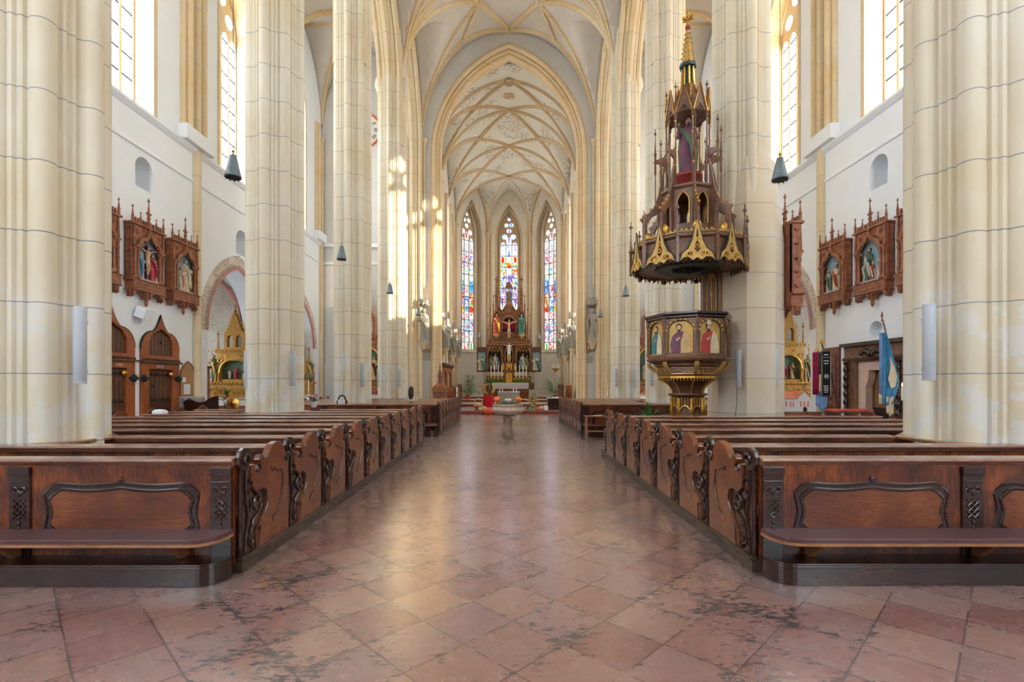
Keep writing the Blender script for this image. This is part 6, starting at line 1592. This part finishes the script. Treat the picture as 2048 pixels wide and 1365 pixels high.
# ================================================================== AISLE-END ALTARS, CLOCK
def side_altar(loc, lab, w, H, mat_, painting=True, cloth=True, seed=0):
    t = thing('side_altar', loc, 0, lab, 'altar')
    m = MB(); m.box(-w, w, -.75, 0, 0, .92); m.build('altar_block', 'station' if cloth else 'chapel', t)
    m = MB(); m.box(-w-.03, w+.03, -.8, -.02, .92, .98); m.box(-w-.03, w+.03, -.8, -.78, .68, .95); m.build('altar_cloth', 'cloth', t)
    m = MB(); m.box(-w, w, -.4, 0, .98, 1.55); m.box(-w-.08, w+.08, -.45, 0, 1.55, 1.65); m.build('predella', mat_, t, bevel=.01)
    iw = w*.58
    m = MB(); m.prism([(-w*.72, 1.65), (-w*.72, H*.62), (w*.72, H*.62), (w*.72, 1.65)], -.3, -.0, 'xz', [opening(0, iw, 1.75, H*.45, H*.1, 7)]); m.box(-w*.78, w*.78, -.36, 0, H*.62, H*.65)
    for s in (-1, 1): m.prism([(s*w*.72, 1.65), (s*w*.72, H*.5), (s*w, H*.44), (s*w, 1.65)], -.2, 0, 'xz')
    for s in (-1, 1):
        for q in (.62, .74, .96): m.lathe([(.05, 1.65), (.03, 1.75), (.028, H*.42), (.055, H*.44)], 8, (s*w*q, -.34 if q < .9 else -.22, 0))
    m.build('retable_frame', mat_, t, bevel=.008)
    m = MB(); m.tube([(x, -.31, z) for x, z in opening(0, iw*1.04, 1.75, H*.45, H*.1, 7)], .03, 6)
    for k in range(15): m.sphere((-w+2*w*k/14, -.38, H*.635), .035, 6, 4); m.sphere((-w+2*w*k/14, -.46, 1.6), .035, 6, 4)
    for k in range(8):
        u = k/7
        for s in (-1, 1): m.sphere((s*w*.42*(1-u), -.2, H*(.8+.2*u)), .05, 6, 4)
    for k in range(5): P = arch(-w*.8+k*w*.4, w*.17, 1.2, .18, 4); m.tube([(x, -.42, z) for x, z in P], .018, 5); m.sphere((-w*.8+k*w*.4, -.42, 1.2), .05, 6, 4)
    for s in (-1, 1): m.tube([(s*(iw+x), -.32, H*.55+z) for x, z in scroll(0, 0, .1, 0, 1.3*s)], .02, 5); m.tube([(s*w*.3+x, -.32, H*.59+z) for x, z in scroll(0, 0, .06, 0, 1.3*s)], .016, 5)
    m.build('gilded_carving', 'gold', t, smooth=50)
    m = MB(); m.prism(opening(0, iw, 1.75, H*.45, H*.1, 7), -.12, -.05, 'xz'); pb = m.build('picture_field', 'greenrobe', t)
    for k, (x, h, c1, c2) in enumerate(((-.35, .5, 'cream', 'beige'), (.0, .62, 'redrobe', 'maroon'), (.42, .66, 'ochrepaint', 'brown'), (-.05, .2, 'beige', 'cream'))):
        m = MB(); figure(m, h*(H*.5-1.7)*1.25, (0, 1, 2, 3), x*iw*1.3, -.16, 1.78, seed=seed+k); m.build('figure', [c1, c2, 'skin', 'hair'], pb, smooth=50)
    for s in (-1, 1):
        m = MB(); figure(m, .95, (0, 1, 2, 3), s*w*.86, -.28, 1.8, seed=seed+5, arms='book'); m.build('side_figure', ['greenrobe', 'goldpaint', 'skin', 'hair'], t, smooth=50)
        m = MB(); pinnacle(m, s*w*.72, -.2, H*.5, H*.32, .06); m.build('pinnacle', mat_, t); m = MB(); pinnacle(m, s*w, -.12, H*.4, H*.22, .045); m.build('pinnacle', mat_, t)
    m = MB(); m.prism([(-w*.42, H*.65), (-w*.42, H*.8), (-w*.3, H*.82), (0, H), (w*.3, H*.82), (w*.42, H*.8), (w*.42, H*.65)], -.3, -.1, 'xz', [opening(-w*.18, w*.12, H*.67, H*.75, .12, 4), opening(w*.18, w*.12, H*.67, H*.75, .12, 4)]); m.build('crowning_gable', mat_, t, bevel=.006)
    m = MB(); pinnacle(m, 0, -.2, H*.82, H*.24, .05); m.build('pinnacle', mat_, t)
    for s in (-1, 1): m = MB(); m.lathe([(.08, .98), (.02, 1.02), (.02, 1.2), (.05, 1.22), (.03, 1.22), (.03, 1.75), (.005, 1.76)], 8, (s*w*.9, -.6, 0)); m.build('altar_candle', 'wax', t)
    return t
side_altar((-11.35, 20.95, 0), 'gilded gothic altar with a painted mourning scene in the first left side chapel', 1.0, 4.6, 'altgold', seed=3)
side_altar((11.45, 20.95, 0), 'gilded gothic altar with coloured saint figures in the first right side chapel', 1.05, 5.0, 'altgold', seed=5)
side_altar((-10.9, 26.0, 0), 'gilded altar with an orange-gold picture in the second left side chapel', .8, 4.2, 'altgold', seed=7)
side_altar((-7.6, YE-.3, 0), 'tall dark gilded altar at the far end of the left aisle', 1.15, 6.4, 'station', seed=9)
side_altar((7.6, YE-.3, 0), 'tall dark gilded altar at the far end of the right aisle', 1.15, 6.4, 'station', seed=11)
t = thing('wall_clock', (-7.95, YE-.03, 15.35), 0, 'round wall clock with red rim and roman numerals high on the left end wall', 'clock')
R90 = Matrix.Rotation(pi/2, 4, 'X')
m = MB(); m.lathe([(.98, 0), (.98, .04)], 48, mat=R90); m.build('dial', 'dial', t)
m = MB(); m.tube([(.96*cos(a), -.04, .96*sin(a)) for a in [2*pi*k/48 for k in range(48)]], .045, 6, closed=True); m.build('red_rim', 'redorange', t, smooth=50)
nums = ['XII', 'I', 'II', 'III', 'IIII', 'V', 'VI', 'VII', 'VIII', 'IX', 'X', 'XI']
for k, n_ in enumerate(nums):
    a = -2*pi*k/12; tm = text_mb(n_, .26, .004); tm.xform(Matrix.Rotation(-a, 4, 'Y') @ Matrix(((1, 0, 0, 0), (0, 0, 1, -.05), (0, 1, 0, .64), (0, 0, 0, 1)))); tm.build('numeral', 'iron', t, fixn=False)
m = MB(); m.sphere((0, -.03, 0), (.36, .02, .36), 16, 8); m.build('painted_rosette', 'redslab', t); m = MB(); m.box(-.02, .02, -.07, -.05, 0, .6); m.box(-.03, .03, -.07, -.05, -.4, 0); m.build('clock_hand', 'gold', t)

# ================================================================== RIGHT AISLE
p = at(1690, 830, 15.1)
t = thing('carved_portal', (W+.02, 13.95, 0), -pi/2, 'dark carved wooden portal with twisted columns round an opening in the right wall', 'portal')
m = MB(); m.prism([(-1.12, 0), (-1.12, 2.72), (1.12, 2.72), (1.12, 0)], -.1, 0, 'xz', [[(-.62, .01), (-.62, 2.2), (.62, 2.2), (.62, .01)]]); m.build('frame', 'pulpit', t, bevel=.01)
m = MB(); m.box(-1.2, 1.2, -.22, 0, 2.66, 2.76); m.box(-1.15, 1.15, -.16, 0, 2.25, 2.32); m.build('cornice', 'dark', t)
m = MB()
for x in (-1.0, 1.0, ): m.lathe([(.07, .0), (.07, .3)]+[(.055+.018*sin(z*26), z) for z in [.3+.04*k for k in range(47)]]+[(.08, 2.2)], 12, (x, -.15, 0))
m.build('twisted_column', 'dark', t, smooth=60)
m = MB()
for k in range(9): m.sphere((-.4+.1*k, -.13, 2.46+.05*sin(k*1.3)), (.07, .04, .09), 7, 5)
m.build('carved_crest', 'dark', t); 
m = MB(); m.box(-.79, .79, .2, .26, 0, 2.7); m.build('wicker_door', 'wicker', t); m = MB(); m.box(-.6, .6, .17, .2, .78, .9); m.box(-.6, .6, .18, .2, 0, .78); m.build('door_rail', 'darkinside', t)
m = MB(); m.prism([(-.62, 0), (-.62, 2.2), (.62, 2.2), (.62, 1.95), (-.2, 1.95), (-.22, 1.7), (-.32, 1.5), (-.32, 0)], -.04, .16, 'xz'); m.build('plaster_reveal', 'pinkplaster', t)
m = MB(); m.box(-.34, .34, -.12, 0, 0, 2.35); m.prism([(-.24, .2), (-.24, 2.1), (.24, 2.1), (.24, .2)], -.16, -.12, 'xz', [[(-.18, .3), (-.18, 1.9), (.18, 1.9), (.18, .3)]])
for k in range(8): m.sphere((random.uniform(-.12, .12), -.12, .4+.2*k), (.1, .06, .1), 8, 5)
tag(m.build('carved_tomb_slab', 'redslab', loc=(W-.0, 15.62, .35), rz=-pi/2), 'reddish carved stone tomb slab set upright in the right wall beside the shaft', 'tomb slab')
m = MB(); m.box(-.06, .06, -.08, 0, 0, 2.7); tag(m.build('white_pilaster', 'white', loc=(W, 15.18, 0), rz=-pi/2), 'narrow white pilaster between tomb slab and carved portal', 'pilaster')
# banners
t = thing('procession_banner', (9.28, 14.75, 0), -.12, 'black and maroon embroidered procession banner on a leaning pole by the right wall', 'banner')
m = MB(); m.tube([(.0, .1, 2.75), (.25, .08, 1.8), (.62, .05, .02)], .02, 6); m.build('pole', 'doordark', t)
def wavecloth(x0, x1, z0, z1, y, mt, name, parent, amp=.015, point=0, n=12):
    m = MB(); vs = []; fs = []
    for i in range(n+1):
        x = x0+(x1-x0)*i/n
        for j in range(7):
            q = j/6; zb_ = z0-point*(1-abs(2*i/n-1)); z = z1+(zb_-z1)*q; vs.append((x, y+amp*sin(i*1.7)*(0.3+q), z))
    for i in range(n):
        for j in range(6): fs.append((i*7+j, (i+1)*7+j, (i+1)*7+j+1, i*7+j+1))
    m.add(vs, fs); return m.build(name, mt, parent, smooth=60, solid=.006, fixn=False)
wavecloth(-.3, -.12, 1.25, 2.5, .0, 'maroon', 'maroon_ribbon', t)
wavecloth(-.08, .18, 1.2, 2.55, -.03, 'black', 'black_ribbon', t, .004)
wavecloth(-.13, .0, 1.85, 2.5, -.015, 'green', 'green_ribbon', t)
wavecloth(-.2, .14, .95, 1.35, .03, 'bluecloth', 'light_blue_pennant', t, .02, .22)
m = MB()
for z0_, z1_ in ((1.22, 2.33), (2.35, 2.53)): m.tube([(x, -.045, z) for x, z in ((-.07, z0_), (.17, z0_), (.17, z1_), (-.07, z1_))], .008, 4, closed=True)
m.build('silver_edging', 'beige', t)
m = MB()
for k, (z, w_) in enumerate(((2.24, .08), (2.16, .06), (1.5, .07), (1.44, .06), (1.38, .07), (1.32, .05), (2.42, .06))):
    for q in range(4): m.box(.05-w_+q*w_*.5, .05-w_+q*w_*.5+w_*.38, -.05, -.042, z-.012, z+.014+.006*(q % 2))
for k in range(6): m.tube([(.05+x, -.048, 1.8+z) for x, z in scroll(0, 0, .03+.012*k, k, .6, 8)], .005, 4)
m.build('embroidery', 'cloth', t)
m = MB(); m.sphere((-.02, .08, 2.82), (.05, .04, .08), 8, 5); m.sphere((-.18, .0, 2.55), (.06, .04, .05), 8, 5); m.build('gilt_pole_top', 'gold', t)
t = thing('blue_flag', (9.42, 12.55, 0), -.1, 'blue and cream silk flag draped on a leaning pole in front of the carved portal', 'flag')
m = MB(); m.tube([(-.02, .04, 3.2), (.1, .04, 2.7), (.45, .0, 1.0), (.62, 0, .02)], .018, 6); m.lathe([(.03, 3.15), (.012, 3.22), (.035, 3.28), (.003, 3.4)], 6, (-.03, .04, 0)); m.build('pole', 'redslab', t)
m = MB(); vs = []; fs = []
for i in range(13):
    for j in range(15):
        q = j/14; x0 = .0; w_ = .06+.34*min(1, q*1.5)*(1-.35*max(0, q-.75)*4); z = 2.85-1.75*q; vs.append((x0-.06+w_*i/12-.02*q, -.04+.03*sin(i*1.4+q*3), z-.08*sin(pi*i/12)*q))
for i in range(12):
    for j in range(14): fs.append((i*15+j, (i+1)*15+j, (i+1)*15+j+1, i*15+j+1))
m.add(vs, fs); fl = m.build('flag_cloth', 'flagblue', t, smooth=60, solid=.008, fixn=False)
wavecloth(-.13, -.05, 1.3, 2.85, -.03, 'bluecloth', 'pale_blue_ribbon', t); wavecloth(-.14, -.07, 1.05, 1.32, -.03, 'cream', 'ribbon_fringe', t)
m = MB(); m.prism([(.08, 2.25), (.17, 2.0), (.24, 1.75), (.2, 1.5), (.1, 1.45), (.03, 1.7), (.08, 1.9)], -.1, -.085, 'xz'); m.build('cream_emblem', 'cream', fl)
wavecloth(.02, .2, .85, 1.25, -.05, 'cream', 'cream_tail', t, .02, .1)
t = thing('candle_stand', (9.75, 12.4, 0), 0, 'thin black stand with a lit white candle beside the blue flag', 'candle stand')
m = MB(); m.lathe([(.12, 0), (.015, .05), (.012, 1.12), (.09, 1.14), (.09, 1.16)], 10); m.build('stand', 'iron', t); m = MB(); m.lathe([(.025, 1.16), (.025, 1.5)], 8); m.build('candle', 'wax', t); m = MB(); m.lathe([(.002, 1.5), (.014, 1.54), (.002, 1.6)], 8); m.build('flame', 'flame', t)
# kneeler with red cushion
t = thing('prie_dieu', (9.0, 13.2, 0), .0, 'carved kneeling desk with a red padded top in front of the portal', 'kneeler')
m = MB(); m.box(-.55, .5, -.2, .2, .8, .84); m.box(-.5, -.44, -.18, .18, 0, .8); m.box(.4, .46, -.18, .18, 0, .8); m.box(-.5, .46, -.45, -.1, .18, .24); m.build('frame', 'doordark', t, bevel=.01)
m = MB(); m.box(-.55, .5, -.2, .2, .84, .9); m.build('red_cushion', 'kneelred', t, bevel=.02)
m = MB(); [m.tube([(.55+x, -.1, .72+z) for x, z in scroll(0, 0, .1, 0, 1.2)], .02, 6)]; m.build('side_scroll', 'dark', t)
# church model on a table with greenery
t = thing('display_table', (8.05, 14.0, 0), 0, 'plain brown wooden table carrying the little white church model', 'table')
m = MB(); m.box(-.5, .5, -.35, .35, .74, .8); m.build('tabletop', 'pulpit', t, bevel=.005)
m = MB(); m.box(-.48, .48, -.33, .33, .62, .74); m.build('apron', 'door', t)
for x in (-.45, .4):
    for y in (-.3, .25): m = MB(); m.box(x, x+.05, y, y+.05, 0, .62); m.build('leg', 'pulpit', t)
t = thing('church_model', (8.05, 14.0, .8), 0, 'white model of a church building with an orange roof on the brown table', 'model')
m = MB(); m.box(-.48, -.1, -.2, .2, 0, .36); m.prism([(-.1, 0), (-.1, .36), (.1, .56), (.42, .2), (.42, 0)], -.2, .2, 'xz'); m.build('walls', 'model', t)
m = MB(); m.prism([(-.24, .36), (.0, .56), (.24, .36)], -.48, -.08, 'yz'); m.add([(-.12, -.22, .37), (-.12, .22, .37), (.1, .22, .58), (.1, -.22, .58)], [(0, 1, 2, 3)]); m.build('roof', 'roof', t)
for x, mt in ((-.4, 'redorange'), (-.28, 'redorange'), (-.2, 'redorange'), (0, 'orange'), (.1, 'orange'), (.2, 'orange')): m = MB(); m.box(x-.012, x+.012, -.206, -.2, .13, .28); m.build('window', mt, t)
m = MB(); m.prism(opening(.12, .05, 0, .08, .05, 5), -.21, -.2, 'xz'); m.build('doorway', 'brown', t)
t = thing('green_hill', (8.75, 15.6, .0), 0, 'mossy green planted mound behind the church model', 'planter'); m = MB(); m.box(-.55, .5, -.3, .3, 0, 1.0); m.build('stand', 'pulpit', t); m = MB(); m.sphere((0, 0, 1.02), (.6, .3, .28), 20, 10); m.build('moss_mound', 'moss', t)
# curtains of cords in the right chapel
m = MB(); 
for k, (xa, xb) in enumerate(((10.8, 11.9), (10.92, 12.0))): m.tube([(xa, 19.6, 5.6), ((xa+xb)/2, 19.7, 3.5), (xb, 19.9, 1.6)], .012, 5)
tag(m.build('bell_rope', 'cream'), 'pair of pale ropes hanging slantwise in the first right side chapel', 'rope')

# ================================================================== PERSON in the far pews
t = thing('person', (-3.45, 17.62, .1), 0, 'person with long dark hair and beige top sitting in the far left pews', 'person')
m = MB()
rings = [(.36, .17, .13), (.5, .175, .125), (.62, .155, .11), (.78, .17, .115), (.92, .195, .12), (1.0, .19, .11), (1.05, .1, .08), (1.09, .055, .06), (1.14, .05, .055)]
vs = []; fs = []; n = 18
for z, rx, ry in rings:
    for i in range(n): a = 2*pi*i/n; vs.append((rx*cos(a), ry*sin(a)+.05, z))
for k in range(len(rings)-1):
    for i in range(n): j = (i+1) % n; fs.append((k*n+i, k*n+j, (k+1)*n+j, (k+1)*n+i))
m.add(vs, fs)
for s in (-1, 1):
    m.tube([(s*.17, .05, .98), (s*.23, .03, .8), (s*.25, .08, .66), (s*.2, .25, .58), (s*.08, .34, .56)], [.06, .055, .048, .04, .03], 9)
    m.tube([(s*.1, .05, .42), (s*.11, .3, .42), (s*.11, .48, .4), (s*.11, .5, .1)], [.09, .085, .07, .05], 9)
m.build('clothed_body', 'beige', t, smooth=60)
m = MB(); m.sphere((0, .06, 1.24), (.078, .09, .115), 14, 10); m.sphere((0, .15, 1.23), (.012, .02, .02), 6, 4)
for s in (-1, 1):
    m.sphere((s*.08, .06, 1.23), (.012, .02, .03), 6, 4); m.sphere((s*.04, .37, .56), (.03, .05, .02), 7, 5)
    for k in range(4): m.tube([(s*(.04+(k-1.5)*.014), .4, .56), (s*(.03+(k-1.5)*.012), .46, .55)], .007, 5)
m.build('head_and_hands', 'skin', t, smooth=60)
m = MB(); m.sphere((0, .03, 1.27), (.09, .095, .11), 14, 10)
m.lathe([(.05, .86), (.085, .95), (.095, 1.1), (.09, 1.25), (.06, 1.33)], 16, (0, -.015, 0), 1, .75, fold=lambda a, z: .04*sin(9*a)); m.build('long_hair', 'hair', t, smooth=60)

# small things on the left pews
t = thing('potted_flower', at(626, 828, 10.3)+Vector((0, .45, -.16)), 0, 'pink flowering plant in a white pot behind the second left pillar', 'plant')
t.location = at(628, 822, 12.9); t.location.z = .96
pot(t, .085, .15, 'cloth'); m = MB(); blades(m, 22, .17, .02, 4, z0=.13); m.build('leaves', 'leaf', t, fixn=False)
for k in range(9): m = MB(); m.sphere((random.uniform(-.09, .09), random.uniform(-.05, .05), .3+random.uniform(-.03, .04)), .03, 6, 4); m.build('blossom', 'pinkflower', t, smooth=60)
t = thing('collection_box', at(683, 822, 15.0), 0, 'black arched collection holder with a white card on the far left pews', 'holder'); t.location = (at(684, 822, 15.05).x, 15.05, .966)
m = MB(); m.box(-.15, .15, -.04, .04, 0, .1); m.build('box', 'iron', t); m = MB(); m.tube([(.11*cos(a), 0, .1+.15*sin(a)) for a in [pi*k/12 for k in range(13)]], .022, 7); m.build('hoop', 'iron', t); m = MB(); m.box(-.11, .11, -.05, -.042, 0, .12); m.build('white_card', 'cloth', t)
for k, (px, d, lb) in enumerate(((300, 10.6, 'folded pinkish-white cloth on the outer end of the left pews, by the door'), )):
    m = MB(); m.lathe([(.15, 0), (.15, .04), (.1, .07), (.02, .08)], 20, sx=1, sy=.6, fold=lambda a, z: .12*sin(5*a)); o = m.build('folded_cloth', 'cloth', loc=(-7.2, 10.3, .965), smooth=50); tag(o, lb, 'cloth')
t = thing('potted_fern', (-11.3, 20.0, .98), 0, 'small fern in an orange pot on the altar of the first left chapel', 'plant'); pot(t, .09, .14, 'terracotta'); m = MB(); blades(m, 30, .38, .02, 6, z0=.12); m.build('fronds', 'leaf', t, fixn=False)
t = thing('confessional', (-10.4, 16.95, 0), 0, 'dark red-brown wooden cabinet edge at the mouth of the first left chapel', 'cabinet')
m = MB(); m.box(-.28, .05, -.15, .35, 0, 2.1); m.build('cabinet_body', 'redslab', t); m = MB(); m.box(-.33, .1, -.2, .4, 2.1, 2.17); m.build('cornice', 'dark', t)
t = thing('prayer_bench', (-9.35, 15.2, 0), 0, 'dark carved prayer bench in front of the first left chapel altar', 'bench')
m = MB(); m.prism([(-.5, 0), (-.5, 1.05), (-.35, 1.12), (-.1, 1.0), (.1, 1.02), (.3, 1.15), (.5, 1.2), (.5, 0)], -.05, .05, 'xz'); m.build('carved_back', 'dark', t, bevel=.01); m = MB(); m.box(-.5, .5, .05, .4, .4, .45); m.build('seat', 'dark', t)
t = thing('round_emblem', (-9.05, 16.4, .9), 0, 'round gilded emblem with a flower spray before the first left chapel altar', 'emblem')
m = MB(); m.lathe([(.22, 0), (.22, .03), (.16, .05), (.05, .08)], 20, mat=R90); m.build('disc', 'gold', t); m = MB(); m.box(-.03, .03, -.1, -.02, -.1, .1); m.box(-.1, .1, -.1, -.02, -.03, .03); m.build('red_cross', 'redpaint', t); m = MB(); m.tube([(0, 0, -.2), (0, 0, -.9)], .02, 6); m.build('stem', 'brass', t)
m = MB(); r = random.Random(3)
for k in range(40): p = Vector((-.2+r.uniform(-.1, .1), -.05, r.uniform(-.2, .3))); d = Vector((r.uniform(-1, 1), 0, r.uniform(-1, 1)))*.05; m.add([p-d, p+Vector((.02, 0, .02)), p+d, p-Vector((.02, 0, .02))], [(0, 1, 2, 3)])
m.build('spray', 'leaf', t, fixn=False)
# ================================================================== LIGHT, SKY, CAMERA
wld = bpy.data.worlds.new('sky'); SC.world = wld; wld.use_nodes = True
bg = wld.node_tree.nodes['Background']; bg.inputs[0].default_value = (.72, .86, 1, 1); bg.inputs[1].default_value = 6.0
sun = bpy.data.lights.new('sun', 'SUN'); sun.energy = 26; sun.angle = radians(1.0); sun.color = (1, .86, .62)
so = bpy.data.objects.new('sun', sun); COL.objects.link(so)
so.rotation_euler = Vector((-.8, .165, -.25)).to_track_quat('-Z', 'Y').to_euler()
cam = bpy.data.cameras.new('camera'); co = bpy.data.objects.new('camera', cam); COL.objects.link(co)
co.location = (0, 0, CH); co.rotation_euler = (pi/2, 0, 0)
cam.sensor_width = 36; cam.sensor_fit = 'HORIZONTAL'; cam.lens = F*36/2048; cam.shift_x = (1024-VX)/2048; cam.shift_y = (VY-682.5)/2048
cam.clip_end = 200; cam.clip_start = .05
SC.camera = co
SC.view_settings.view_transform = 'Standard'; SC.view_settings.look = 'None'; SC.view_settings.gamma = 1
SC.view_settings.use_curve_mapping = False; SC.view_settings.exposure = .98
SC.cycles.max_bounces = 6; SC.cycles.diffuse_bounces = 3; SC.cycles.adaptive_threshold = .1; SC.cycles.glossy_bounces = 3; SC.cycles.transparent_max_bounces = 8
SC.cycles.caustics_reflective = False; SC.cycles.caustics_refractive = False; SC.cycles.sample_clamp_indirect = 8
SC.cycles.use_denoising = True
